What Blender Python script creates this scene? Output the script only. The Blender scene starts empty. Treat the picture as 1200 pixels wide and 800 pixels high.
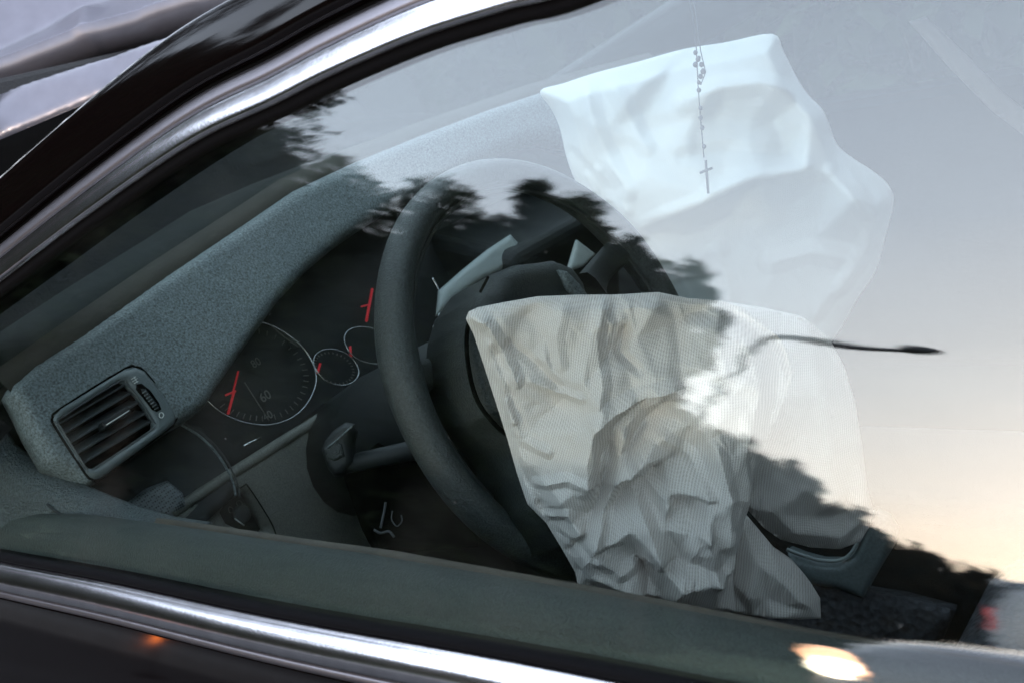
import bpy, math, random
import numpy as np
from mathutils import Vector, noise
from mathutils.geometry import delaunay_2d_cdt
R = math.radians
random.seed(7); rng = np.random.default_rng(7)
S = bpy.context.scene
COL = S.collection

# ------------------------------------------------------------------ camera
ZO = .92                                   # height of the steering wheel centre above the ground
CAM = np.array([.578, -.723, .299 + ZO]); HD, PI_, RO, FP = R(40.87), R(16.36), R(14.73), 1323.
FW = np.array([-math.sin(HD)*math.cos(PI_), math.cos(HD)*math.cos(PI_), -math.sin(PI_)])
_r = np.array([math.cos(HD), math.sin(HD), 0.]); _u = np.cross(_r, FW)
RT = _r*math.cos(RO) - _u*math.sin(RO); UP = _u*math.cos(RO) + _r*math.sin(RO)
cd = bpy.data.cameras.new('camera'); cam = bpy.data.objects.new('camera', cd); COL.objects.link(cam)
from mathutils import Matrix
M4 = Matrix(((RT[0], UP[0], -FW[0], CAM[0]), (RT[1], UP[1], -FW[1], CAM[1]), (RT[2], UP[2], -FW[2], CAM[2]), (0, 0, 0, 1)))
cam.matrix_world = M4
cd.sensor_width = 36; cd.lens = FP/1200*36; cd.clip_start = .02; cd.clip_end = 3000
cd.dof.use_dof = True; cd.dof.focus_distance = .92; cd.dof.aperture_fstop = 13
S.camera = cam

# ------------------------------------------------------------------ sky, sun, exposure
SUN_AZ, SUN_EL = R(6), R(3)                # azimuth measured from -Y toward -X
sd = np.array([-math.sin(SUN_AZ)*math.cos(SUN_EL), -math.cos(SUN_AZ)*math.cos(SUN_EL), math.sin(SUN_EL)])
w = bpy.data.worlds.new('World'); S.world = w; w.use_nodes = True
nt = w.node_tree; nt.nodes.clear()
sky = nt.nodes.new('ShaderNodeTexSky'); sky.sky_type = 'NISHITA'; sky.sun_disc = False
sky.sun_elevation = SUN_EL; sky.sun_rotation = math.atan2(sd[0], sd[1]); sky.dust_density = 2.2; sky.ozone_density = 1.6; sky.air_density = 1.0
hs = nt.nodes.new('ShaderNodeHueSaturation'); hs.inputs['Saturation'].default_value = .55
bg = nt.nodes.new('ShaderNodeBackground'); bg.inputs['Strength'].default_value = .15
wo = nt.nodes.new('ShaderNodeOutputWorld')
# thin evening veil of cloud over the clear sky: pale and warm at the horizon, blue grey above
wtc = nt.nodes.new('ShaderNodeTexCoord'); wsp = nt.nodes.new('ShaderNodeSeparateXYZ'); nt.links.new(wtc.outputs['Generated'], wsp.inputs[0])
wrp = nt.nodes.new('ShaderNodeValToRGB'); nt.links.new(wsp.outputs[2], wrp.inputs[0]); cr = wrp.color_ramp
VEIL = [(0.0, (.74, .50, .34)), (.045, (.72, .60, .485)), (.11, (.615, .59, .575)), (.20, (.54, .565, .61)), (.34, (.42, .475, .565)), (.55, (.34, .39, .48)), (1.0, (.36, .41, .50))]
cr.elements[0].position, cr.elements[0].color = VEIL[0][0], (*VEIL[0][1], 1); cr.elements[1].position, cr.elements[1].color = 1.0, (*VEIL[-1][1], 1)
for p_, c_ in VEIL[1:-1]: e_ = cr.elements.new(p_); e_.color = (*c_, 1)
wn = nt.nodes.new('ShaderNodeTexNoise'); wn.inputs['Scale'].default_value = 2.2; wn.inputs['Detail'].default_value = 4
wm = nt.nodes.new('ShaderNodeMapping'); wm.inputs['Scale'].default_value = (1, 1, 4); nt.links.new(wtc.outputs['Generated'], wm.inputs[0]); nt.links.new(wm.outputs[0], wn.inputs['Vector'])
wmr = nt.nodes.new('ShaderNodeMapRange'); wmr.inputs[3].default_value = 6.6; wmr.inputs[4].default_value = 8.2; nt.links.new(wn.outputs[0], wmr.inputs[0])
wsc = nt.nodes.new('ShaderNodeVectorMath'); wsc.operation = 'SCALE'; nt.links.new(wrp.outputs[0], wsc.inputs[0]); nt.links.new(wmr.outputs[0], wsc.inputs['Scale'])
wns = nt.nodes.new('ShaderNodeVectorMath'); wns.operation = 'SCALE'; wns.inputs['Scale'].default_value = .2; nt.links.new(hs.outputs[0], wns.inputs[0])
wad = nt.nodes.new('ShaderNodeVectorMath'); wad.operation = 'ADD'; nt.links.new(wsc.outputs[0], wad.inputs[0]); nt.links.new(wns.outputs[0], wad.inputs[1])
nt.links.new(sky.outputs[0], hs.inputs['Color']); nt.links.new(wad.outputs[0], bg.inputs[0]); nt.links.new(bg.outputs[0], wo.inputs[0])
sl = bpy.data.lights.new('sun', 'SUN'); sl.energy = .5; sl.angle = R(12); sl.color = (1, .82, .65)
so = bpy.data.objects.new('sun', sl); COL.objects.link(so)
so.rotation_euler = Vector(sd).to_track_quat('Z', 'Y').to_euler()
S.view_settings.view_transform = 'Standard'; S.view_settings.look = 'None'; S.view_settings.exposure = 2.42; S.view_settings.gamma = 1
S.render.engine = 'CYCLES'
S.cycles.transparent_max_bounces = 24; S.cycles.max_bounces = 8

# ------------------------------------------------------------------ layout helpers
def ray(x, y):
    d = FW*FP + RT*(x - 600) - UP*(y - 400); return d/np.linalg.norm(d)
def at(x, y, pl):
    P0, N = pl; d = ray(x, y); return CAM + d*(((P0 - CAM) @ N)/(d @ N))
def V(*a): return np.array(a, float)
def nrm(v): v = np.array(v, float); return v/np.linalg.norm(v)
def plane(P0, N):
    N = nrm(N); P0 = np.array(P0, float)
    if (CAM - P0) @ N < 0: N = -N
    return (P0, N)
TAU = R(18)
GN = V(0, -math.cos(TAU), math.sin(TAU)); GU = V(0, math.sin(TAU), math.cos(TAU)); G0 = V(0, -.357, ZO - .021)
GLASS = (G0, GN)

# ------------------------------------------------------------------ materials
def mat(name, col=(.5, .5, .5), rough=.5, metal=0, spec=.5, coat=0, emit=None, es=1, noise_scale=None, noise_amt=.2, bump=None, bump_scale=300, bump_dist=.001, sheen=0):
    m = bpy.data.materials.new(name); m.use_nodes = True; t = m.node_tree; b = t.nodes['Principled BSDF']
    b.inputs['Base Color'].default_value = (*col, 1); b.inputs['Roughness'].default_value = rough; b.inputs['Metallic'].default_value = metal
    b.inputs['Specular IOR Level'].default_value = spec; b.inputs['Coat Weight'].default_value = coat; b.inputs['Coat Roughness'].default_value = .06
    b.inputs['Sheen Weight'].default_value = sheen
    tc = t.nodes.new('ShaderNodeTexCoord')
    if noise_scale:
        n = t.nodes.new('ShaderNodeTexNoise'); n.inputs['Scale'].default_value = noise_scale; n.inputs['Detail'].default_value = 5
        t.links.new(tc.outputs['Object'], n.inputs['Vector'])
        mx = t.nodes.new('ShaderNodeMix'); mx.data_type = 'RGBA'
        mx.inputs[6].default_value = (*[c*(1 - noise_amt) for c in col], 1); mx.inputs[7].default_value = (*[min(1, c*(1 + noise_amt)) for c in col], 1)
        rp = t.nodes.new('ShaderNodeMapRange'); rp.inputs[1].default_value = .3; rp.inputs[2].default_value = .7
        t.links.new(n.outputs[0], rp.inputs[0]); t.links.new(rp.outputs[0], mx.inputs[0]); t.links.new(mx.outputs[2], b.inputs['Base Color'])
    if bump:
        n = t.nodes.new('ShaderNodeTexNoise') if bump != 'cell' else t.nodes.new('ShaderNodeTexVoronoi')
        n.inputs['Scale'].default_value = bump_scale
        if bump != 'cell': n.inputs['Detail'].default_value = 3
        else: n.feature = 'F1'
        t.links.new(tc.outputs['Object'], n.inputs['Vector'])
        bp = t.nodes.new('ShaderNodeBump'); bp.inputs['Strength'].default_value = 1; bp.inputs['Distance'].default_value = bump_dist
        t.links.new(n.outputs[0], bp.inputs['Height']); t.links.new(bp.outputs[0], b.inputs['Normal'])
    if emit:
        b.inputs['Emission Color'].default_value = (*emit, 1); b.inputs['Emission Strength'].default_value = es
    return m

M = {}
M['paint'] = mat('black_car_paint', (.002, .0012, .0012), .25, spec=0, coat=.8, noise_scale=900, noise_amt=.3)
M['bonnet'] = mat('scuffed_grey_paint', (.14, .135, .16), .30, metal=.6, coat=.3, noise_scale=30, noise_amt=.08)
M['chrome'] = mat('brushed_chrome', (.72, .70, .72), .16, metal=1, noise_scale=60, noise_amt=.12, bump='n', bump_scale=500, bump_dist=.00006)
M['chrome_dark'] = mat('satin_trim', (.30, .28, .30), .35, metal=1, bump='n', bump_scale=700, bump_dist=.0001)
M['rubber'] = mat('black_rubber', (.0025, .0025, .003), .8, spec=.05, bump='n', bump_scale=600, bump_dist=.0002)
M['dash'] = mat('grained_dash_skin', (.092, .112, .117), .5, bump='n', bump_scale=800, bump_dist=.0010, noise_scale=520, noise_amt=.7)
M['vent_frame'] = mat('smooth_vent_plastic', (.085, .102, .106), .42, bump='n', bump_scale=900, bump_dist=.00012)
M['slat'] = mat('slat_plastic', (.05, .055, .058), .35, bump='n', bump_scale=500, bump_dist=.0001)
M['dash_mid'] = mat('door_grained_skin', (.045, .055, .057), .55, bump='cell', bump_scale=520, bump_dist=.0012, noise_scale=520, noise_amt=.5)
M['strip'] = mat('brown_black_strip', (.034, .031, .025), .75, spec=.2, bump='n', bump_scale=500, bump_dist=.0004)
M['top_dark'] = mat('matt_dash_top', (.010, .012, .011), .8, spec=.2, bump='n', bump_scale=400, bump_dist=.0006)
M['console'] = mat('console_plastic', (.12, .15, .158), .5, bump='n', bump_scale=600, bump_dist=.0003, noise_scale=400, noise_amt=.2)
M['dash_dark'] = mat('dark_grained_plastic', (.026, .030, .030), .6, bump='cell', bump_scale=850, bump_dist=.0008, noise_scale=700, noise_amt=.3)
M['panel'] = mat('olive_grey_plastic', (.11, .112, .10), .6, bump='n', bump_scale=900, bump_dist=.0005, noise_scale=800, noise_amt=.35)
M['leather'] = mat('black_wheel_leather', (.030, .036, .037), .42, bump='n', bump_scale=700, bump_dist=.0011, noise_scale=560, noise_amt=.6)
M['hub_skin'] = mat('grained_hub_skin', (.017, .021, .021), .5, spec=.35, bump='n', bump_scale=750, bump_dist=.001, noise_scale=600, noise_amt=.5)
M['satin_black'] = mat('satin_black_plastic', (.011, .013, .014), .55, spec=.35, bump='n', bump_scale=500, bump_dist=.0002)
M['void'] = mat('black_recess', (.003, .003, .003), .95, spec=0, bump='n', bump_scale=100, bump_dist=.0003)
M['silver'] = mat('satin_silver', (.6, .62, .63), .25, metal=1, bump='n', bump_scale=500, bump_dist=.0001)
M['red'] = mat('red_needle', (.42, .02, .035), .5, emit=(1, .04, .05), es=.04)
M['print'] = mat('pale_print', (.5, .52, .5), .6)
M['print_dim'] = mat('dim_print', (.12, .12, .11), .6)
M['sill'] = mat('door_top_skin', (.028, .035, .031), .6, bump='cell', bump_scale=700, bump_dist=.0006, noise_scale=500, noise_amt=.3)
M['wood'] = mat('brown_door_trim', (.06, .045, .03), .6, noise_scale=40, noise_amt=.3, bump='n', bump_scale=300, bump_dist=.0004)
M['liner'] = mat('grey_headliner', (.22, .23, .24), .9, bump='n', bump_scale=300, bump_dist=.001)
M['carpet'] = mat('dark_carpet', (.02, .02, .021), .95, bump='n', bump_scale=300, bump_dist=.002)
M['seat'] = mat('woven_seat_cloth', (.055, .058, .068), .85, bump='cell', bump_scale=130, bump_dist=.004, noise_scale=200, noise_amt=.4)
M['belt'] = mat('grey_seat_belt', (.09, .09, .095), .8, bump='n', bump_scale=400, bump_dist=.0004)
M['bead'] = mat('dark_beads', (.04, .045, .06), .35, bump='n', bump_scale=200, bump_dist=.0002)
M['cream'] = mat('pale_plastic', (.27, .31, .31), .5, bump='n', bump_scale=400, bump_dist=.0003)
M['bark'] = mat('bark', (.045, .036, .028), .9, noise_scale=6, noise_amt=.4, bump='n', bump_scale=25, bump_dist=.03)
M['asphalt'] = mat('asphalt', (.024, .024, .025), .85, noise_scale=1.2, noise_amt=.25, bump='n', bump_scale=80, bump_dist=.01)
M['grass'] = mat('grass_ground', (.055, .075, .035), .95, noise_scale=2, noise_amt=.4, bump='n', bump_scale=20, bump_dist=.05)
M['kerb'] = mat('kerb_stone', (.3, .29, .28), .8, noise_scale=8, noise_amt=.2, bump='n', bump_scale=60, bump_dist=.005)
M['steel'] = mat('dark_galvanised_steel', (.06, .065, .07), .5, metal=.3, bump='n', bump_scale=40, bump_dist=.002)
M['silver_paint'] = mat('silver_car_paint', (.30, .29, .31), .3, metal=.5, coat=1, noise_scale=500, noise_amt=.15)
M['white_paint'] = mat('white_car_paint', (.84, .86, .88), .3, coat=1, noise_scale=3, noise_amt=.05)
M['tint'] = mat('dark_car_glass', (.012, .014, .016), .05, spec=.8, noise_scale=4, noise_amt=.2)
M['tyre'] = mat('tyre_rubber', (.02, .02, .02), .85, bump='n', bump_scale=60, bump_dist=.004)
M['lamp_on'] = mat('lit_headlamp', (1, .8, .65), .2, emit=(1, .46, .22), es=1.8)
M['bulb'] = mat('headlamp_bulb', (1, .95, .85), .2, emit=(1, .84, .62), es=5)
M['amber'] = mat('lit_amber', (1, .4, .1), .2, emit=(1, .20, .03), es=6)
M['tail'] = mat('tail_lamp_red', (.45, .02, .025), .2, coat=1, emit=(1, .05, .05), es=.25)
M['hill'] = mat('far_woodland', (.022, .016, .011), .95, noise_scale=.15, noise_amt=.5, bump='n', bump_scale=.5, bump_dist=1)

def leaf_mat(name, c1, c2):
    m = bpy.data.materials.new(name); m.use_nodes = True; t = m.node_tree; b = t.nodes['Principled BSDF']
    g = t.nodes.new('ShaderNodeNewGeometry'); mx = t.nodes.new('ShaderNodeMix'); mx.data_type = 'RGBA'
    mx.inputs[6].default_value = (*c1, 1); mx.inputs[7].default_value = (*c2, 1)
    t.links.new(g.outputs['Random Per Island'], mx.inputs[0]); t.links.new(mx.outputs[2], b.inputs['Base Color']); b.inputs['Roughness'].default_value = .8; b.inputs['Specular IOR Level'].default_value = .1
    return m
M['leaf'] = leaf_mat('dark_leaves', (.008, .012, .007), (.026, .036, .018))
M['leaf2'] = leaf_mat('brown_leaves', (.014, .011, .006), (.036, .026, .013))

def glass_mat(name, tint, boost=1.0, smear=0, dust=0):
    m = bpy.data.materials.new(name); m.use_nodes = True; t = m.node_tree; t.nodes.clear()
    g = t.nodes.new('ShaderNodeNewGeometry'); d = t.nodes.new('ShaderNodeVectorMath'); d.operation = 'DOT_PRODUCT'
    # fine unevenness of tempered glass
    tc = t.nodes.new('ShaderNodeTexCoord'); mp = t.nodes.new('ShaderNodeMapping'); mp.inputs['Scale'].default_value = (1, 1, 2.5)
    n = t.nodes.new('ShaderNodeTexNoise'); n.inputs['Scale'].default_value = 14; n.inputs['Detail'].default_value = 1
    bp = t.nodes.new('ShaderNodeBump'); bp.inputs['Distance'].default_value = .00005
    t.links.new(tc.outputs['Object'], mp.inputs[0]); t.links.new(mp.outputs[0], n.inputs['Vector']); t.links.new(n.outputs[0], bp.inputs['Height'])
    t.links.new(g.outputs['Incoming'], d.inputs[0]); t.links.new(g.outputs['Normal'], d.inputs[1])
    ab = t.nodes.new('ShaderNodeMath'); ab.operation = 'ABSOLUTE'; t.links.new(d.outputs['Value'], ab.inputs[0])
    om = t.nodes.new('ShaderNodeMath'); om.operation = 'SUBTRACT'; om.inputs[0].default_value = 1; t.links.new(ab.outputs[0], om.inputs[1])
    pw = t.nodes.new('ShaderNodeMath'); pw.operation = 'POWER'; pw.inputs[1].default_value = 5; t.links.new(om.outputs[0], pw.inputs[0])
    r0 = .043*boost
    ma = t.nodes.new('ShaderNodeMath'); ma.operation = 'MULTIPLY_ADD'; ma.inputs[1].default_value = 1 - r0; ma.inputs[2].default_value = r0; t.links.new(pw.outputs[0], ma.inputs[0])
    tr = t.nodes.new('ShaderNodeBsdfTransparent'); tr.inputs[0].default_value = (*tint, 1)
    gl = t.nodes.new('ShaderNodeBsdfGlossy'); gl.inputs['Roughness'].default_value = 0.0; gl.inputs['Color'].default_value = (1, 1, 1, 1)
    if smear:
        # jittered normals streak the reflections along the length of the pane
        wh = t.nodes.new('ShaderNodeTexWhiteNoise'); wh.noise_dimensions = '3D'; wm_ = t.nodes.new('ShaderNodeVectorMath'); wm_.operation = 'SCALE'; wm_.inputs['Scale'].default_value = 7919.
        t.links.new(tc.outputs['Object'], wm_.inputs[0]); t.links.new(wm_.outputs[0], wh.inputs['Vector'])
        n3 = t.nodes.new('ShaderNodeTexNoise'); n3.inputs['Scale'].default_value = 1; n3.inputs['Detail'].default_value = 2
        mp3 = t.nodes.new('ShaderNodeMapping'); mp3.inputs['Scale'].default_value = (18, 18, 330); mp3.inputs['Rotation'].default_value = (0, R(-14), 0); t.links.new(tc.outputs['Object'], mp3.inputs[0]); t.links.new(mp3.outputs[0], n3.inputs['Vector'])
        sp = t.nodes.new('ShaderNodeSeparateColor'); t.links.new(wh.outputs['Color'], sp.inputs[0])
        a1 = t.nodes.new('ShaderNodeMath'); a1.operation = 'ADD'; t.links.new(sp.outputs[0], a1.inputs[0]); t.links.new(sp.outputs[1], a1.inputs[1])
        a2 = t.nodes.new('ShaderNodeMath'); a2.operation = 'SUBTRACT'; a2.inputs[1].default_value = 1; t.links.new(a1.outputs[0], a2.inputs[0])
        a3 = t.nodes.new('ShaderNodeMath'); a3.operation = 'MULTIPLY'; a3.inputs[1].default_value = smear*.6; t.links.new(a2.outputs[0], a3.inputs[0])
        a4 = t.nodes.new('ShaderNodeMath'); a4.operation = 'MULTIPLY_ADD'; a4.inputs[1].default_value = smear*3.6; a4.inputs[2].default_value = -smear*1.8; t.links.new(n3.outputs[0], a4.inputs[0])
        a5 = t.nodes.new('ShaderNodeMath'); a5.operation = 'ADD'; t.links.new(a3.outputs[0], a5.inputs[0]); t.links.new(a4.outputs[0], a5.inputs[1])
        tv = t.nodes.new('ShaderNodeVectorMath'); tv.operation = 'SCALE'; tv.inputs[0].default_value = tuple(nrm(V(.96, 0, 0) + GU*-.28)); t.links.new(a5.outputs[0], tv.inputs['Scale'])
        ad_ = t.nodes.new('ShaderNodeVectorMath'); ad_.operation = 'ADD'; t.links.new(bp.outputs[0], ad_.inputs[0]); t.links.new(tv.outputs[0], ad_.inputs[1])
        nm_ = t.nodes.new('ShaderNodeVectorMath'); nm_.operation = 'NORMALIZE'; t.links.new(ad_.outputs[0], nm_.inputs[0]); t.links.new(nm_.outputs[0], gl.inputs['Normal'])
    else: t.links.new(bp.outputs[0], gl.inputs['Normal'])
    mx = t.nodes.new('ShaderNodeMixShader'); t.links.new(ma.outputs[0], mx.inputs[0]); t.links.new(tr.outputs[0], mx.inputs[1]); t.links.new(gl.outputs[0], mx.inputs[2])
    o = t.nodes.new('ShaderNodeOutputMaterial'); out_ = mx.outputs[0]
    if dust:
        vo = t.nodes.new('ShaderNodeTexVoronoi'); vo.inputs['Scale'].default_value = 55; t.links.new(tc.outputs['Object'], vo.inputs['Vector'])
        mr = t.nodes.new('ShaderNodeMapRange'); mr.inputs[1].default_value = .05; mr.inputs[2].default_value = .02; mr.inputs[3].default_value = 0; mr.inputs[4].default_value = dust*14; t.links.new(vo.outputs['Distance'], mr.inputs[0])
        nn_ = t.nodes.new('ShaderNodeTexNoise'); nn_.inputs['Scale'].default_value = 9; nn_.inputs['Detail'].default_value = 6; t.links.new(tc.outputs['Object'], nn_.inputs['Vector'])
        m2 = t.nodes.new('ShaderNodeMapRange'); m2.inputs[1].default_value = .5; m2.inputs[2].default_value = .8; m2.inputs[3].default_value = 0; m2.inputs[4].default_value = dust*1.5; t.links.new(nn_.outputs[0], m2.inputs[0])
        sm = t.nodes.new('ShaderNodeMath'); sm.operation = 'ADD'; t.links.new(mr.outputs[0], sm.inputs[0]); t.links.new(m2.outputs[0], sm.inputs[1])
        df = t.nodes.new('ShaderNodeBsdfDiffuse'); df.inputs[0].default_value = (.55, .54, .5, 1); m3 = t.nodes.new('ShaderNodeMixShader')
        t.links.new(sm.outputs[0], m3.inputs[0]); t.links.new(mx.outputs[0], m3.inputs[1]); t.links.new(df.outputs[0], m3.inputs[2]); out_ = m3.outputs[0]
    t.links.new(out_, o.inputs[0])
    return m
M['glass'] = glass_mat('tempered_side_glass', (.85, .89, .88), 2.15, .0064, .005)
M['screen'] = glass_mat('windscreen_glass', (.93, .97, .96))

def weave_mat(name, ca, cb, period, amt):
    m = bpy.data.materials.new(name); m.use_nodes = True; t = m.node_tree; b = t.nodes['Principled BSDF']
    b.inputs['Roughness'].default_value = .85; b.inputs['Sheen Weight'].default_value = .2; b.inputs['Specular IOR Level'].default_value = .25
    uv = t.nodes.new('ShaderNodeUVMap'); uv.uv_map = 'cloth'
    n = t.nodes.new('ShaderNodeTexNoise'); n.inputs['Scale'].default_value = 9; n.inputs['Detail'].default_value = 2
    t.links.new(uv.outputs[0], n.inputs['Vector'])
    sc = t.nodes.new('ShaderNodeVectorMath'); sc.operation = 'MULTIPLY_ADD'; sc.inputs[1].default_value = (.03, .03, .03)
    t.links.new(n.outputs['Color'], sc.inputs[0]); t.links.new(uv.outputs[0], sc.inputs[2])
    hs_ = []
    for ang, k in ((R(20), 1.0), (R(110), .35)):
        mp = t.nodes.new('ShaderNodeMapping'); mp.inputs['Rotation'].default_value = (0, 0, ang); t.links.new(sc.outputs[0], mp.inputs[0])
        wv = t.nodes.new('ShaderNodeTexWave'); wv.inputs['Scale'].default_value = .314/period*2/2; wv.inputs['Distortion'].default_value = .6; wv.inputs['Detail'].default_value = 1; wv.inputs['Detail Scale'].default_value = .25
        t.links.new(mp.outputs[0], wv.inputs[0])
        mu = t.nodes.new('ShaderNodeMath'); mu.operation = 'MULTIPLY'; mu.inputs[1].default_value = k; t.links.new(wv.outputs['Fac'], mu.inputs[0]); hs_.append(mu)
    ad = t.nodes.new('ShaderNodeMath'); ad.operation = 'ADD'; t.links.new(hs_[0].outputs[0], ad.inputs[0]); t.links.new(hs_[1].outputs[0], ad.inputs[1])
    mx = t.nodes.new('ShaderNodeMix'); mx.data_type = 'RGBA'; mx.inputs[6].default_value = (*cb, 1); mx.inputs[7].default_value = (*ca, 1)
    t.links.new(ad.outputs[0], mx.inputs[0]); t.links.new(mx.outputs[2], b.inputs['Base Color'])
    bp = t.nodes.new('ShaderNodeBump'); bp.inputs['Distance'].default_value = amt; t.links.new(ad.outputs[0], bp.inputs['Height']); t.links.new(bp.outputs[0], b.inputs['Normal'])
    return m
M['bag'] = weave_mat('woven_airbag_nylon', (.75, .69, .655), (.51, .465, .435), .0018, .0003)
M['bag2'] = weave_mat('fine_airbag_nylon', (.53, .55, .54), (.49, .505, .50), .002, .0001)

# ------------------------------------------------------------------ object helpers
ORG = {}
def org(p): return ORG.get(p.name, np.zeros(3)) if p else np.zeros(3)
def tag(o, label=None, cat=None, group=None, kind=None):
    if label: o['label'] = label
    if cat: o['category'] = cat
    if group: o['group'] = group
    if kind: o['kind'] = kind
    return o
def empty(name, loc, label=None, cat=None, group=None):
    o = bpy.data.objects.new(name, None); COL.objects.link(o); o.location = loc; o.empty_display_size = .1
    ORG[o.name] = np.array(loc, float); return tag(o, label, cat, group)
def obj(name, verts, faces, m, parent=None, smooth=True, uv=None, loc=None):
    v = np.array(verts, float); o0 = org(parent)
    if loc is not None: o0 = np.array(loc, float)
    me = bpy.data.meshes.new(name); me.from_pydata((v - o0).tolist(), [], [tuple(f) for f in faces]); me.update()
    if smooth: me.shade_smooth()
    if uv is not None:
        l = me.uv_layers.new(name='cloth'); idx = np.empty(len(me.loops), int); me.loops.foreach_get('vertex_index', idx)
        l.data.foreach_set('uv', np.array(uv, float)[idx].ravel())
    me.materials.append(m if not isinstance(m, str) else M[m])
    o = bpy.data.objects.new(name, me); COL.objects.link(o)
    if parent: o.parent = parent
    elif loc is not None: o.location = loc
    ORG[o.name] = o0
    return o
class MB:
    def __init__(s): s.v = []; s.f = []
    def add(s, v, f):
        n = len(s.v); s.v += [tuple(p) for p in v]; s.f += [tuple(i + n for i in q) for q in f]; return s
    def build(s, name, m, parent=None, smooth=True, loc=None): return obj(name, s.v, s.f, m, parent, smooth, loc=loc)
def crom(P, n=8, closed=False):
    P = [np.array(p, float) for p in P]; out = []; L = len(P)
    rngi = range(L) if closed else range(L - 1)
    for i in rngi:
        if closed: a, b, c, d = P[i-1], P[i], P[(i+1) % L], P[(i+2) % L]
        else: a, b, c, d = P[max(i-1, 0)], P[i], P[i+1], P[min(i+2, L-1)]
        for k in range(n):
            t = k/n; out.append(.5*((2*b) + (c - a)*t + (2*a - 5*b + 4*c - d)*t*t + (3*b - a - 3*c + d)*t**3))
    if not closed: out.append(P[-1])
    return out
def tube(path, r, seg=8, closed=False, flat=None):
    P = [np.array(p, float) for p in path]; n = len(P); v = []; f = []
    rs = r if hasattr(r, '__len__') else [r]*n; nm = None
    for i in range(n):
        a = P[i-1] if (i > 0 or closed) else P[i]; b = P[(i+1) % n] if (i < n-1 or closed) else P[i]
        t = nrm(b - a)
        if nm is None: nm = nrm(np.cross(t, V(.3, .2, .93)))
        nm = nrm(nm - t*(nm @ t)); bn = np.cross(t, nm)
        for k in range(seg):
            an = 2*math.pi*k/seg; v.append(P[i] + rs[i]*(math.cos(an)*nm + math.sin(an)*bn*(flat or 1)))
    m = n if closed else n - 1
    for i in range(m):
        for k in range(seg):
            a = i*seg + k; b = i*seg + (k+1) % seg; c = ((i+1) % n)*seg + (k+1) % seg; d = ((i+1) % n)*seg + k; f.append((a, b, c, d))
    if not closed: f.append(tuple(range(seg))[::-1]); f.append(tuple((n-1)*seg + k for k in range(seg)))
    return v, f
def box(c, s, ax=None):
    c = np.array(c, float); ax = ax or (V(1, 0, 0), V(0, 1, 0), V(0, 0, 1)); v = []
    for i in (-1, 1):
        for j in (-1, 1):
            for k in (-1, 1): v.append(c + ax[0]*i*s[0]/2 + ax[1]*j*s[1]/2 + ax[2]*k*s[2]/2)
    return v, [(0, 1, 3, 2), (4, 6, 7, 5), (0, 4, 5, 1), (2, 3, 7, 6), (0, 2, 6, 4), (1, 5, 7, 3)]
def bevel(o, w=.003, seg=2):
    b = o.modifiers.new('bevel', 'BEVEL'); b.width = w; b.segments = seg; b.limit_method = 'ANGLE'; return o
def ellipsoid(c, s, n=12, m=8):
    v = []; f = []
    for i in range(m+1):
        th = math.pi*i/m
        for k in range(n):
            ph = 2*math.pi*k/n; v.append((c[0] + s[0]*math.sin(th)*math.cos(ph), c[1] + s[1]*math.sin(th)*math.sin(ph), c[2] + s[2]*math.cos(th)))
    for i in range(m):
        for k in range(n): f.append((i*n + k, i*n + (k+1) % n, (i+1)*n + (k+1) % n, (i+1)*n + k))
    return v, f
def inpoly(px, py, poly):
    P = np.array(poly); ins = np.zeros(len(px), bool); j = len(P) - 1
    for i in range(len(P)):
        c = ((P[i, 1] > py) != (P[j, 1] > py)) & (px < (P[j, 0] - P[i, 0])*(py - P[i, 1])/(P[j, 1] - P[i, 1] + 1e-12) + P[i, 0]); ins ^= c; j = i
    return ins
def pdist(px, py, poly):
    P = np.array(poly, float); d = np.full(len(px), 1e9)
    for i in range(len(P)):
        a = P[i]; b = P[(i+1) % len(P)]; ab = b - a; t = np.clip(((px - a[0])*ab[0] + (py - a[1])*ab[1])/(ab @ ab + 1e-12), 0, 1)
        d = np.minimum(d, np.hypot(px - a[0] - t*ab[0], py - a[1] - t*ab[1]))
    return d
def resample(poly, step):
    out = []; n = len(poly)
    for i in range(n):
        a = np.array(poly[i], float); b = np.array(poly[(i+1) % n], float); k = max(1, int(np.linalg.norm(b - a)/step))
        out += [tuple(a + (b - a)*j/k) for j in range(k)]
    return out
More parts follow.
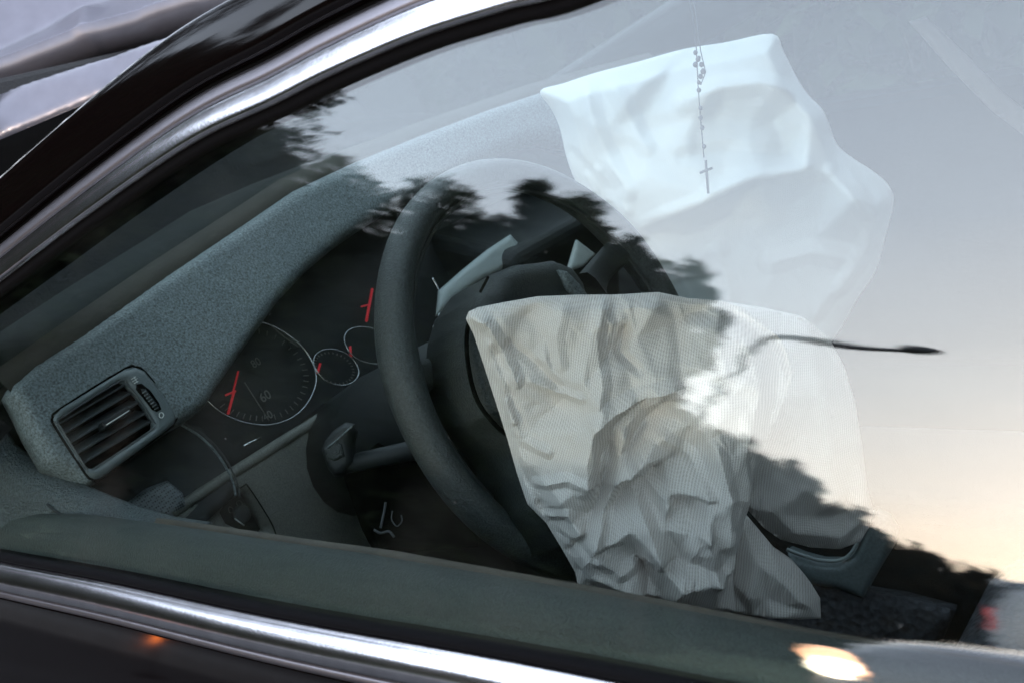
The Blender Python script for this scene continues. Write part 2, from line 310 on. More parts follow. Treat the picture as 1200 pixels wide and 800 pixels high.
def sheet(name, outline, pl, m, parent, step=4, h=None, back=.004, smooth_out=0, holes=(), uvs=1.0, backround=None):
    """A solid piece whose outline lies on plane pl; h(x, y, edge distance) raises its front, back sets its thickness."""
    if smooth_out: outline = [tuple(p) for p in crom(outline, smooth_out, True)]
    ol = resample(outline, step); loops = [ol] + [resample(hh, step) for hh in holes]
    P = np.array(ol); x0, y0 = P.min(0); x1, y1 = P.max(0)
    gx, gy = np.meshgrid(np.arange(x0, x1, step), np.arange(y0, y1, step*.87)); gx = gx + (np.arange(gx.shape[0]) % 2)[:, None]*step/2
    gx = gx.ravel() + rng.normal(0, step*.08, gx.size); gy = gy.ravel() + rng.normal(0, step*.08, gy.size)
    ok = inpoly(gx, gy, ol) & (pdist(gx, gy, ol) > step*.55)
    for hh in loops[1:]: ok &= ~inpoly(gx, gy, hh) & (pdist(gx, gy, hh) > step*.55)
    pts = [Vector(p) for lp in loops for p in lp]; edges = []; o = 0
    for lp in loops: edges += [(o + i, o + (i+1) % len(lp)) for i in range(len(lp))]; o += len(lp)
    pts += [Vector((a, b)) for a, b in zip(gx[ok], gy[ok])]
    vs, es, fs, ov, _, _ = delaunay_2d_cdt(pts, edges, [], 0, 1e-6)
    A = np.array([tuple(v) for v in vs]); cen = np.array([A[list(f)].mean(0) for f in fs])
    keep = inpoly(cen[:, 0], cen[:, 1], ol)
    for hh in loops[1:]: keep &= ~inpoly(cen[:, 0], cen[:, 1], hh)
    fs = [tuple(f) for f, k in zip(fs, keep) if k]
    d = pdist(A[:, 0], A[:, 1], ol)
    for hh in loops[1:]: d = np.minimum(d, pdist(A[:, 0], A[:, 1], hh))
    P0, N = pl
    dirs = FW[None]*FP + RT[None]*(A[:, :1] - 600) - UP[None]*(A[:, 1:] - 400); dirs /= np.linalg.norm(dirs, axis=1)[:, None]
    base = CAM + dirs*(((P0 - CAM) @ N)/(dirs @ N))[:, None]
    H = h(A[:, 0], A[:, 1], d) if h else np.zeros(len(A))
    front = base + N[None]*np.array(H)[:, None]; n = len(A)
    bk = back if backround is None else backround(A[:, 0], A[:, 1], d)
    rear = base - N[None]*(np.ones(n)*bk)[:, None]
    # orientation
    a, b, c = fs[0]; 
    if np.cross(front[b]-front[a], front[c]-front[a]) @ N < 0: fs = [f[::-1] for f in fs]
    F = list(fs) + [tuple(i + n for i in f[::-1]) for f in fs]
    ec = {}
    for f in fs:
        for i in range(3): ec[(f[i], f[(i+1) % 3])] = 1
    for (a, b) in list(ec):
        if (b, a) not in ec: F.append((b, a, a + n, b + n))
    ax = nrm(np.cross(V(0, 0, 1), N)); ay = np.cross(N, ax)
    uv = np.stack([front @ ax, front @ ay], 1)*uvs
    g = np.array(H)[:, None]
    uv = uv + g*np.array([[.3, .22]])
    return obj(name, np.vstack([front, rear]), F, m, parent, True, np.vstack([uv, uv]))
def dome(k, r):                              # height profile rising k metres over r pixels from the edge
    return lambda x, y, d: k*np.sqrt(np.clip(1 - (1 - np.clip(d/r, 0, 1))**2, 0, 1))
def pxtube(pts, pl, r, n=6, closed=False, seg=8, off=0):
    return tube([at(p[0], p[1], pl) + pl[1]*off for p in crom([V(*q) for q in pts], n, closed)], r, seg, closed)
def facets(ctrl, W=(0, 0, 1200, 800), blur=3, step=3):
    """Height field made of flat facets between control points (x, y, height), slightly softened."""
    c = np.array(ctrl, float); pts = [Vector((a, b)) for a, b in c[:, :2]]
    vs, es, fs, ov, _, _ = delaunay_2d_cdt(pts, [], [], 0, 1e-6)
    hv = [np.mean([c[i, 2] for i in o]) for o in ov]
    xs = np.arange(W[0], W[2], step); ys = np.arange(W[1], W[3], step); Hh = np.zeros((len(ys), len(xs)))
    X, Y = np.meshgrid(xs, ys)
    for f in fs:
        p = [np.array(vs[i]) for i in f]; hh = [hv[i] for i in f]
        lo = np.min(p, 0); hi = np.max(p, 0)
        i0 = max(0, int((lo[0] - W[0])/step)); i1 = int((hi[0] - W[0])/step) + 2; j0 = max(0, int((lo[1] - W[1])/step)); j1 = int((hi[1] - W[1])/step) + 2
        x = X[j0:j1, i0:i1]; y = Y[j0:j1, i0:i1]
        if x.size == 0: continue
        den = (p[1][1]-p[2][1])*(p[0][0]-p[2][0]) + (p[2][0]-p[1][0])*(p[0][1]-p[2][1])
        if abs(den) < 1e-9: continue
        a = ((p[1][1]-p[2][1])*(x-p[2][0]) + (p[2][0]-p[1][0])*(y-p[2][1]))/den; b = ((p[2][1]-p[0][1])*(x-p[2][0]) + (p[0][0]-p[2][0])*(y-p[2][1]))/den; g = 1 - a - b
        ins = (a > -1e-6) & (b > -1e-6) & (g > -1e-6)
        Hh[j0:j1, i0:i1][ins] = (a*hh[0] + b*hh[1] + g*hh[2])[ins]
    for _ in range(blur):
        Hp = np.pad(Hh, 1, mode='edge'); Hh = (Hp[1:-1, 1:-1]*2 + Hp[:-2, 1:-1] + Hp[2:, 1:-1] + Hp[1:-1, :-2] + Hp[1:-1, 2:])/6
    def fn(x, y):
        u = np.clip((np.array(x) - W[0])/step, 0, Hh.shape[1] - 1.001); v = np.clip((np.array(y) - W[1])/step, 0, Hh.shape[0] - 1.001)
        i = u.astype(int); j = v.astype(int); fu = u - i; fv = v - j
        return (Hh[j, i]*(1-fu)*(1-fv) + Hh[j, i+1]*fu*(1-fv) + Hh[j+1, i]*(1-fu)*fv + Hh[j+1, i+1]*fu*fv)
    return fn
def crumple(W, n, amp, seed):
    r = np.random.default_rng(seed); c = np.stack([r.uniform(W[0]-40, W[2]+40, n), r.uniform(W[1]-40, W[3]+40, n), r.uniform(-amp, amp, n)], 1)
    return c.tolist()

# ================================================================== THE WRECKED CAR
car = empty('crashed_car', (.6, .37, 0), 'crashed black saloon with buckled bonnet, chrome window trim and deployed airbags', 'car')

# ---- side window outline on the glass plane: belt line and curved upper edge
def gp(x, s, o=0.): return G0 + V(1, 0, 0)*x + GU*s + GN*o
def gxs(px, py):
    p = at(px, py, GLASS) - G0; return np.array([p[0], p @ GU])
arch_px = [(0, 345), (110, 263), (233, 180), (333, 133), (400, 100), (500, 58), (600, 27), (700, -2)]
ap = [gxs(*p) for p in arch_px]
sl0 = (ap[1] - ap[0])/(ap[1] - ap[0])[0]; pre = [ap[0] - sl0*.42, ap[0] - sl0*.28 + V(0, .0), ap[0] - sl0*.14]
e = ap[-1]; post = [V(e[0] + .14, e[1] + .022), V(e[0] + .30, e[1] + .033), V(e[0] + .50, e[1] + .03), V(e[0] + .8, e[1] + .0)]
ARCH = crom(pre + ap + post, 10)
belt_px = [(0, 649), (133, 671), (267, 701), (400, 726), (600, 757), (800, 797)]
bp_ = [gxs(*p) for p in belt_px]
print('arch', [tuple(np.round(a, 3)) for a in ap]); print('belt', [tuple(np.round(a, 3)) for a in bp_])
bs = np.polyfit([b[0] for b in bp_], [b[1] for b in bp_], 1)
bx = np.linspace(-.75, 1.2, 60)
def belt_s(x): return np.interp(x, [b[0] for b in bp_], [b[1] for b in bp_]) if bp_[0][0] <= x <= bp_[-1][0] else (bp_[0][1] if x < bp_[0][0] else bp_[-1][1])
kk = np.array([belt_s(x) for x in bx]); 
for _ in range(6): kk[1:-1] = (kk[:-2] + kk[1:-1]*2 + kk[2:])/4
BELT = [V(a, b) for a, b in zip(bx, kk)]
def sweep(curve, prof, name, m, parent, side=1):
    """prof: list of (q, o): q across the curve in the glass plane (positive = away from the window), o outward."""
    v = []; f = []; n = len(curve); k = len(prof)
    for i in range(n):
        a = curve[max(i-1, 0)]; b = curve[min(i+1, n-1)]; t = nrm(b - a); q = V(-t[1], t[0])*side
        for (qq, oo) in prof: v.append(gp(curve[i][0] + q[0]*qq, curve[i][1] + q[1]*qq, oo))
    for i in range(n-1):
        for j in range(k): f.append((i*k + j, i*k + (j+1) % k, (i+1)*k + (j+1) % k, (i+1)*k + j))
    f.append(tuple(range(k))); f.append(tuple((n-1)*k + j for j in range(k))[::-1])
    return obj(name, v, f, m, parent, True)
# the pane: one sheet 4 mm thick between belt and arch
up = [tuple(p) for p in ARCH]; lo = [tuple(p) for p in BELT]
xa = np.linspace(-.62, 1.05, 90); ya = np.interp(xa, [p[0] for p in up], [p[1] for p in up]) + .012; yb = np.interp(xa, [p[0] for p in lo], [p[1] for p in lo]) - .012
v = []; f = []
for o_ in (0., -.004):
    for x, a, b in zip(xa, ya, yb): v += [gp(x, max(a, b + .002), o_), gp(x, b, o_)]
n2 = 180
for i in range(89):
    f.append((2*i, 2*i+1, 2*i+3, 2*i+2)); f.append(tuple(k + n2 for k in (2*i, 2*i+2, 2*i+3, 2*i+1)))
obj('window_pane', v, f, 'glass', car, False)
sweep(ARCH, [(-.001, -.006), (-.001, .003), (.0015, .0045), (.0045, .004), (.0045, -.006)], 'upper_seal', 'rubber', car)
sweep(ARCH, [(.0045, -.002), (.0045, .0098), (.0058, .0108), (.0085, .0109), (.0135, .0102), (.0185, .0089), (.0225, .0072), (.0225, -.002)], 'upper_chrome_strip', 'chrome', car)
sweep(ARCH, [(.0226, -.002), (.0226, .0064), (.026, .0062), (.0305, .0052), (.0335, .003), (.0335, -.002)], 'satin_frame_strip', 'chrome_dark', car)
sweep(ARCH, [(.0335, -.004), (.0335, .001), (.037, .001), (.037, -.004)], 'frame_gap', 'void', car)
pr = [(.0375, -.01), (.0375, .005), (.0395, .0092), (.045, .0102), (.060, .0102), (.0725, .0100), (.0765, .0085), (.0785, .004), (.0792, -.014), (.079, -.035), (.076, -.060), (.060, -.075), (.030, -.06), (.028, -.02)]
sweep(ARCH, pr, 'roof_pillar', 'paint', car)
# inner pillar lining
sweep(ARCH, [(.004, -.012), (.03, -.012), (.028, -.06), (.012, -.045)], 'pillar_lining', 'rubber', car)
# belt trim
sweep(BELT, [(-.0005, -.010), (-.0005, .004), (.002, .0060), (.0045, .004), (.0045, -.01)], 'belt_seal', 'rubber', car, -1)
sweep(BELT, [(.0046, -.01), (.0046, .006), (.0075, .0095), (.014, .0125), (.019, .013), (.024, .0125), (.0275, .010), (.0275, -.01)], 'belt_chrome_strip', 'chrome', car, -1)
sweep(BELT, [(.0276, -.01), (.0276, .0070), (.030, .0085), (.0335, .0075), (.0355, .003), (.0355, -.01)], 'belt_chrome_edge', 'chrome_dark', car, -1)
# door skin below
v = []; f = []; xs = np.linspace(-.72, 1.2, 50); prof = [(.0352, -.012), (.0352, -.004), (.037, -.003), (.040, -.003), (.055, -.003), (.08, -.003), (.12, -.0045), (.2, -.014), (.32, -.05), (.42, -.10), (.55, -.19)]
for x in xs:
    s0 = float(np.interp(x, [p[0] for p in lo], [p[1] for p in lo]))
    for q, o_ in prof: v.append(gp(x, s0 - q, o_))
k = len(prof)
for i in range(len(xs)-1):
    for j in range(k-1): f.append((i*k + j, i*k + j + 1, (i+1)*k + j + 1, (i+1)*k + j))
dp = obj('door_skin', v, f, 'paint', car)
so_ = dp.modifiers.new('s', 'SOLIDIFY'); so_.thickness = .0015; so_.offset = -1
# front fender, sill
fd = MB()
v = []; f = []; xs = np.linspace(-1.95, -.725, 24)
for x in xs:
    t = (x + .725)/-1.225; s0 = float(lo[0][1]) - .02*t - .08*t*t
    for q, o_ in [(-.055, -.09), (-.03, -.03), (-.006, -.006)] + prof[3:]: v.append(gp(x, s0 - q, o_*(1 - .2*t)))
k = len(prof)
for i in range(len(xs)-1):
    for j in range(k-1): f.append((i*k + j, i*k + j + 1, (i+1)*k + j + 1, (i+1)*k + j))
fo = obj('front_wing', v, f, 'paint', car); so_ = fo.modifiers.new('s', 'SOLIDIFY'); so_.thickness = .0015

# roof and header
rz = []
def roof_pt(x, t):   # t 0..1 across
    s0 = np.interp(x, [p[0] for p in up], [p[1] for p in up]); a = gp(x, s0 + .085, -.02); b = a.copy(); b[1] = .74 - a[1] - .0
    p = a + (b - a)*t; p[2] += .075*math.sin(math.pi*t)**.8; return p
v = []; f = []; xs = np.linspace(.12, 1.35, 18); nt_ = 14
for x in xs:
    for j in range(nt_+1): v.append(roof_pt(x, j/nt_))
for i in range(len(xs)-1):
    for j in range(nt_): f.append((i*(nt_+1)+j, (i+1)*(nt_+1)+j, (i+1)*(nt_+1)+j+1, i*(nt_+1)+j+1))
ro = obj('roof_skin', v, f, 'paint', car); so_ = ro.modifiers.new('s', 'SOLIDIFY'); so_.thickness = .003
hl = obj('headliner', [p - V(0, 0, .022) for p in v], f, 'liner', car); so_ = hl.modifiers.new('s', 'SOLIDIFY'); so_.thickness = .01
# windscreen
v = []; f = []
for i in range(11):
    t = i/10; x = -.95 + t*1.07
    s0 = np.interp(x, [p[0] for p in up], [p[1] for p in up]); a = gp(x, s0 + .06, -.06)
    if i == 0: z0 = a[2]
    b = a.copy(); b[1] = .74 - a[1]
    for j in range(13):
        q = j/12; p = a + (b - a)*q; p[2] += .07*math.sin(math.pi*q)**.8; p[0] -= .10*math.sin(math.pi*q)*(1 - t*.5); v.append(p)
for i in range(10):
    for j in range(12): f.append((i*13+j, (i+1)*13+j, (i+1)*13+j+1, i*13+j+1))
ws = obj('windscreen', v, f, 'screen', car); so_ = ws.modifiers.new('s', 'SOLIDIFY'); so_.thickness = .005
# far side of the car (passenger door, pillar, glass) as a mirror of this side
def mir(p): return V(p[0], .74 - p[1], p[2])
v = []; f = []; xs = np.linspace(-.95, 1.2, 40)
for x in xs:
    s0 = float(np.interp(x, [p[0] for p in lo], [p[1] for p in lo]))
    for q, o_ in [(0, -.03)] + prof: v.append(mir(gp(x, s0 - q, o_)))
k = len(prof) + 1
for i in range(len(xs)-1):
    for j in range(k-1): f.append((i*k + j, (i+1)*k + j, (i+1)*k + j + 1, i*k + j + 1))
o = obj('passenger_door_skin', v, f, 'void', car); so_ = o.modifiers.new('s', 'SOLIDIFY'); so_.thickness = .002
v = []; f = []
for x, a, b in zip(xa, ya, yb): v += [mir(gp(x, max(a, b + .002), 0)), mir(gp(x, b, 0))]
for i in range(89): f.append((2*i, 2*i+2, 2*i+3, 2*i+1))
o = obj('passenger_window_pane', v, f, 'screen', car, False); so_ = o.modifiers.new('s', 'SOLIDIFY'); so_.thickness = .004
v = []; f = []; k = len(pr); n = len(ARCH)
for i in range(n):
    a = ARCH[max(i-1, 0)]; b = ARCH[min(i+1, n-1)]; t = nrm(b - a); q = V(-t[1], t[0])
    for qq, oo in pr: qq = qq - .03 if qq < .05 else qq; v.append(mir(gp(ARCH[i][0] + q[0]*qq, ARCH[i][1] + q[1]*qq, oo)))
for i in range(n-1):
    for j in range(k): f.append((i*k + j, (i+1)*k + j, (i+1)*k + (j+1) % k, i*k + (j+1) % k))
obj('passenger_roof_pillar', v, f, 'satin_black', car)
# B pillar, passenger B pillar, rear bulkhead (rear seat back), floor, firewall
b1 = MB(); b1.add(*box((1.12, -.28, 1.08), (.12, .06, .5))); bevel(b1.build('door_pillar', 'liner', car, False), .01)
b1 = MB(); b1.add(*box((.98, .98, 1.08), (.14, .06, .5))); bevel(b1.build('passenger_door_pillar', 'liner', car, False), .015)
b1 = MB(); b1.add(*box((.3, .37, .24), (2.6, 1.4, .05))); bevel(b1.build('floor_pan', 'carpet', car, False), .01)
b1 = MB(); b1.add(*box((-.95, .37, .58), (.05, 1.4, .72))); bevel(b1.build('bulkhead', 'carpet', car, False), .01)
b1 = MB(); b1.add(*box((1.55, .37, .75), (.2, 1.3, .8))); bevel(b1.build('rear_seat', 'seat', car, False), .05, 4)

# ---- buckled bonnet seen beyond the pillar
BN = plane((-1.17, .20, 1.05), (.55, -.55, .62))
ctrl = [(-200, 260, .14), (-60, 160, .12), (0, 132, .12), (60, 112, .12), (130, 90, .13), (200, 66, .12), (250, 50, .12), (330, 28, .10), (450, 0, .09),
        (-170, 130, .0), (-60, 88, .0), (0, 60, .0), (55, 34, .0), (104, 8, .0), (112, 30, .055), (135, 22, .03), (160, -4, .02), (210, -16, .03), (270, -24, .03), (330, -36, .03),
        (-170, -40, .03), (-60, -60, .03), (60, -90, .03), (180, -100, .045), (300, -110, .04), (450, -120, .03), (-200, -200, .05), (450, -200, .05)]
ff = facets(ctrl, (-200, -200, 480, 220), 5)
bn = sheet('buckled_bonnet', [(-170, 185), (-60, 145), (0, 122), (60, 102), (130, 77), (200, 54), (250, 40), (330, 18), (420, -20), (420, -160), (200, -180), (-170, -160)], BN, 'bonnet', car, 5, lambda x, y, d: ff(x, y), .004)
tag(bn, 'buckled bonnet pushed up into a sharp ridge')
BE = plane((-.98, .1, 1.08), (.35, -.7, .62))
ctrl = [(-170, 175, 0), (-60, 135, 0), (0, 112, 0), (130, 67, 0), (250, 30, 0), (-150, 235, 0), (0, 172, 0), (150, 107, 0), (235, 60, 0), (0, 140, .012), (50, 130, .006), (100, 95, .012), (180, 65, .010), (-80, 180, .01), (40, 110, .014), (40, 160, .002)]
ff2 = facets(ctrl, (-200, -20, 340, 260), 7)
sheet('bonnet_rear_lip', [(-170, 178), (-60, 137), (0, 113), (60, 93), (130, 68), (200, 45), (262, 24), (300, 12), (300, 30), (235, 62), (150, 107), (75, 138), (0, 171), (-60, 200), (-170, 250)], BE, 'bonnet', car, 5, lambda x, y, d: ff2(x, y) + .01*np.clip(d/6, 0, 1), .004)
sheet('dark_reflection_sheet', [(-190, 215), (0, 164), (150, 101), (240, 48), (255, 52), (150, 125), (0, 235), (-190, 370)], plane((-.82, .0, 1.12), (.6, -.7, .35)), 'void', car, 12, None, .02)  # black sheet stands in for a dark reflection in the windscreen
b1 = MB(); b1.add(*box((-1.06, .42, 1.10), (.05, 1.25, .40), (nrm(V(1, 0, .3)), V(0, 1, 0), nrm(V(-.3, 0, 1))))); bevel(b1.build('bonnet_underside', 'carpet', car, False), .01)
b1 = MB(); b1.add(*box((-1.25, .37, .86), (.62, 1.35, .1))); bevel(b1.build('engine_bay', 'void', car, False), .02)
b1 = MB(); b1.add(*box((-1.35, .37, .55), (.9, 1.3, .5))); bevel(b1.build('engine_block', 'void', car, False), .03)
# wheels of the car
def wheel(parent, c, r=.32, wd=.2, tyre='tyre', sgn=-1):
    v = []; f = []; seg = 28; pf = [(.62, -.5), (.9, -.5), (1, -.4), (1, .4), (.9, .5), (.62, .5)]
    for i in range(seg):
        a = 2*math.pi*i/seg
        for q, t in pf: v.append((c[0] + r*q*math.cos(a), c[1] + wd*t, c[2] + r*q*math.sin(a)))
    k = len(pf)
    for i in range(seg):
        for j in range(k): f.append((i*k+j, i*k+(j+1) % k, ((i+1) % seg)*k+(j+1) % k, ((i+1) % seg)*k+j))
    t_ = obj('tyre', v, f, tyre, parent)
    m_ = MB(); y = c[1] + sgn*wd*.36
    for i in range(5):
        a = 2*math.pi*i/5 + .3; p0 = V(c[0] + .05*math.cos(a), y, c[2] + .05*math.sin(a)); p1 = V(c[0] + r*.64*math.cos(a), y + sgn*.015, c[2] + r*.64*math.sin(a))
        m_.add(*tube([p0, (p0+p1)/2, p1], [.035, .026, .032], 6))
    m_.add(*ellipsoid((c[0], y, c[2]), (.07, .025, .07)))
    m_.add(*tube([(c[0] + r*.62*math.cos(a), y, c[2] + r*.62*math.sin(a)) for a in np.linspace(0, 2*math.pi, 24, endpoint=False)], .018, 6, True))
    m_.build('rim', 'silver', t_)
wheel(car, (-1.35, -.40, .32)); wheel(car, (1.42, -.40, .32))
b1 = MB(); b1.add(*box((1.6, .37, .62), (1.0, 1.42, .6))); bevel(b1.build('rear_body', 'paint', car, False), .12, 4)

# ================================================================== INTERIOR
# ---- dashboard pad with the vent opening
bta = R(22); DN = V(math.cos(bta), 0, math.sin(bta))
DA = V(-.30, -.246, .962); DASH = (DA, DN)
vent_outer = [(62, 489), (70, 479), (146, 432), (158, 430), (170, 435), (200, 474), (207, 486), (204, 496), (194, 505), (120, 559), (108, 561), (99, 553), (64, 499)]
def dash_h(x, y, d): return .016*(np.sqrt(np.clip(1 - (1 - np.clip(d/16, 0, 1))**2, 0, 1)) - 1)
pad_out = [(15, 455), (20, 445), (50, 420), (100, 388), (200, 318), (300, 252), (350, 218), (420, 186), (500, 154), (580, 124), (640, 104), (700, 86), (780, 66), (800, 110), (780, 160), (700, 170), (645, 160), (612, 166), (582, 180), (545, 196), (510, 216), (465, 240), (430, 262), (402, 282), (365, 313), (330, 350), (290, 405), (262, 445), (245, 472), (228, 486), (209, 497), (160, 532), (108, 568), (98, 564), (60, 540), (40, 506), (28, 480)]
hole = [(64, 490), (71, 481), (147, 434), (158, 433), (168, 438), (197, 475), (204, 486), (201, 494), (192, 502), (119, 556), (108, 558), (101, 551), (67, 500)]
def dh(x, y, d):
    return .012*(np.sqrt(np.clip(1 - (1 - np.clip(d/14, 0, 1))**2, 0, 1)) - 1)
# only the outer edge is rolled: distance to the outline itself
def dh2(x, y, d):
    dd = pdist(x, y, pad_out); return .014*(np.sqrt(np.clip(1 - (1 - np.clip(dd/16, 0, 1))**2, 0, 1)) - 1) + .004*np.sin(x*.012 + y*.01)
dpad = sheet('dashboard_pad', pad_out, DASH, 'dash', car, 5, dh2, .03, holes=[hole])
# dash top behind the ridge (dark), with a lighter defroster strip
def quad_slab(name, pts, th, m, parent, n=None):
    P = [np.array(p, float) for p in pts]; nn = nrm(np.cross(P[1]-P[0], P[2]-P[0])) if n is None else n
    N_ = len(P); v = P + [p - nn*th for p in P]; f = [tuple(range(N_)), tuple(range(N_, 2*N_))[::-1]] + [(i, i+N_, (i+1) % N_+N_, (i+1) % N_) for i in range(N_)]
    return obj(name, v, f, m, parent, False)
ridge = [at(x, y, DASH) for x, y in [(15, 447), (100, 386), (200, 316), (300, 250), (350, 216), (420, 184), (500, 152), (640, 102), (780, 64)]]
v = []; f = []
for p in ridge:
    v += [p - DN*.012 + V(0, 0, -.004), p + V(-.030, 0, .008), p + V(-.036, 0, .003), p + V(-.036, 0, -.02), p - DN*.02 - V(0, 0, .02)]
for i in range(len(ridge)-1):
    for j in range(5): f.append((i*5+j, i*5+(j+1) % 5, (i+1)*5+(j+1) % 5, (i+1)*5+j))
obj('defroster_strip', v, f, 'strip', car)
v = []; f = []
ex = [ridge[0] + V(.01, -.05, -.02)] + ridge + [ridge[-1] + V(0, .25, 0)]
for p in ex: v += [p + V(-.034, 0, -.004), p + V(-.2, 0, -.012), V(-.80, p[1], .97), V(-.95, p[1], .93), V(-.95, p[1], .88), p + V(-.05, 0, -.05)]
for i in range(len(ex)-1):
    for j in range(6): f.append((i*6+j, i*6+(j+1) % 6, (i+1)*6+(j+1) % 6, (i+1)*6+j))
obj('dashboard_top', v, f, 'top_dark', car)
# dash body beneath
b1 = MB(); b1.add(*box((-.68, .37, .80), (.40, 1.28, .26))); bevel(b1.build('dashboard_body', 'satin_black', car, False), .02)

# ---- air vent
vent = sheet('air_vent', vent_outer, (DA + DN*.001, DN), 'vent_frame', car, 4, lambda x, y, d: .003*np.sqrt(np.clip(d/4, 0, 1)), .006,
             holes=[[(69, 491), (139, 447), (147, 449), (160, 463), (179, 493), (179, 502), (109, 549), (102, 548), (96, 540), (70, 498)]])
sheet('vent_recess', [(66, 489), (139, 445), (150, 449), (163, 463), (181, 493), (181, 504), (109, 551), (99, 550), (94, 541)], (DA - DN*.028, DN), 'void', vent, 10, None, .004)
for (a, b) in [((69, 496), (144, 452)), ((77, 506), (152, 461)), ((84, 517), (162, 472)), ((92, 530), (170, 484)), ((98, 542), (176, 494))]:
    pa = at(*a, (DA - DN*.003, DN)); pb = at(*b, (DA - DN*.003, DN)); u = nrm(pb - pa); dn = nrm(np.cross(u, DN)); 
    ax = (u, nrm(DN*.9 + dn*.45*(1 if dn[2] < 0 else -1)), None); ax = (ax[0], ax[1], np.cross(ax[0], ax[1]))
    L = np.linalg.norm(pb - pa) + .004
    m_ = MB(); m_.add(*box((pa + pb)/2 - ax[1]*.008, (L, .017, .0016), ax)); bevel(m_.build('slat', 'slat', vent, False), .0005)
pa = at(124, 498, (DA + DN*.005, DN)); pb = at(151, 481, (DA + DN*.005, DN)); u = nrm(pb - pa); q3 = np.cross(u, DN)
m_ = MB(); m_.add(*box((pa+pb)/2 - DN*.006 - q3*.001, (np.linalg.norm(pb-pa)*1.15, .014, .007), (u, DN, q3))); bevel(m_.build('vent_tab', 'satin_black', vent, False), .0015)
m_ = MB(); m_.add(*tube([pa, (pa+pb)/2, pb], .0012, 6)); m_.build('tab_edge', 'print', vent)  # chrome edge, its shine put into a pale flat colour
m_ = MB(); m_.add(*pxtube(vent_outer, (DA + DN*.0005, DN), .0011, 3, True, 6)); m_.build('vent_joint', 'void', vent)
m_ = MB(); m_.add(*pxtube([(69, 491), (139, 447), (147, 449), (160, 463), (179, 493), (179, 502), (109, 549), (102, 548), (96, 540), (70, 498)], (DA + DN*.0022, DN), .0007, 3, True, 6)); m_.build('vent_lip', 'slat', vent)
# thumb wheel in its slot
sheet('wheel_slot', [(160, 450), (166, 449), (176, 457), (186, 471), (189, 479), (184, 482), (178, 479), (167, 464), (160, 455)], (DA + DN*.0046, DN), 'void', vent, 3, None, .0035)
tw = sheet('thumb_wheel', [(165, 455), (171, 456), (184, 473), (186, 479), (181, 478), (170, 464)], (DA + DN*.005, DN), 'satin_black', vent, 2, dome(.003, 5), .003)
for i in range(7):
    x = 169 + i*2.4; y = 457 + i*3.2; m_ = MB(); m_.add(*pxtube([(x - 2.2, y + 3.2), (x + 2, y + .6)], (DA + DN*.0078, DN), .0005, 2)); m_.build('wheel_rib', 'dash', tw)
def text3d(name, s, px, size, pl, m, parent, rot=None, xdir=None):
    cu = bpy.data.curves.new(name, 'FONT'); cu.body = s; cu.size = size; cu.extrude = .0002; cu.align_x = 'CENTER'; cu.align_y = 'CENTER'
    o = bpy.data.objects.new(name, cu); COL.objects.link(o); dg = bpy.context.evaluated_depsgraph_get(); me = bpy.data.meshes.new_from_object(o.evaluated_get(dg))
    bpy.data.objects.remove(o); me.materials.append(M[m]); o = bpy.data.objects.new(name, me); COL.objects.link(o)
    p = at(px[0], px[1], pl); N = pl[1]; x = nrm(xdir) if xdir is not None else nrm(at(px[0] + 5, px[1] - 3, pl) - p); x = nrm(x - N*(x @ N)); y = np.cross(N, x)
    o.parent = parent; l = p - org(parent); o.matrix_local = Matrix(((x[0], y[0], N[0], l[0]), (x[1], y[1], N[1], l[1]), (x[2], y[2], N[2], l[2]), (0, 0, 0, 1)))
    return o
m_ = MB(); m_.add(*pxtube([(187, 484), (190, 483), (192, 486), (190, 489), (187, 488)], (DA + DN*.0048, DN), .0004, 4, True, 5)); m_.build('open_symbol', 'print', vent)
m_ = MB()
for a, b in (((154, 444), (159, 441)), ((155, 447), (161, 443)), ((157, 449), (162, 446)), ((157, 441), (161, 448))): m_.add(*pxtube([a, b], (DA + DN*.0048, DN), .00035, 1, False, 5))
m_.build('airflow_symbol', 'print', vent)

# ---- instrument cluster
GP = plane((-.372, .03, .93), (math.cos(R(20)), 0, math.sin(R(20))))
clu = sheet('instrument_cluster', [(200, 520), (250, 440), (330, 320), (430, 230), (620, 170), (760, 220), (800, 330), (760, 400), (440, 470), (330, 530), (240, 560)], (GP[0] - GP[1]*.006, GP[1]), 'satin_black', car, 14, None, .03)
def dial(pts, r=.0008):
    m_ = MB(); m_.add(*pxtube(pts, GP, r, 6, True, 6, .006)); o = m_.build('dial_ring', 'silver', clu)
    return o
dial([(246, 477), (265, 490), (290, 498), (315, 499), (340, 490), (358, 472), (367, 448), (362, 425), (345, 403), (313, 383), (280, 380), (250, 400), (232, 435), (235, 462)])
dial([(364, 425), (369, 438), (380, 449), (398, 453), (412, 448), (417, 437), (412, 425), (400, 415), (383, 411), (369, 415)], .0007)
dial([(400, 399), (404, 411), (414, 422), (428, 427), (443, 427), (455, 415), (452, 398), (440, 389), (420, 385), (405, 389)], .0007)
m_ = MB(); m_.add(*pxtube([(503, 328), (509, 338), (513, 350), (513, 362), (510, 374), (504, 386)], GP, .0016, 4, False, 6, .006)); m_.build('dial_ring', 'silver', clu)
def needle(a, b, w=.0012, hub=True):
    m_ = MB(); m_.add(*pxtube([a, b], GP, [w, w*.9, w*.7][:3] if False else w, 2, False, 6, .004)); m_.build('needle', 'red', clu)
needle((277, 436), (271, 460), .0010); needle((272, 460), (265, 486), .0014); needle((262, 464), (274, 459), .0010)
needle((373, 427), (370, 438), .0013); needle((408, 407), (409, 419), .0013); needle((434, 340), (427, 378), .0016); needle((421, 361), (432, 358), .0009)
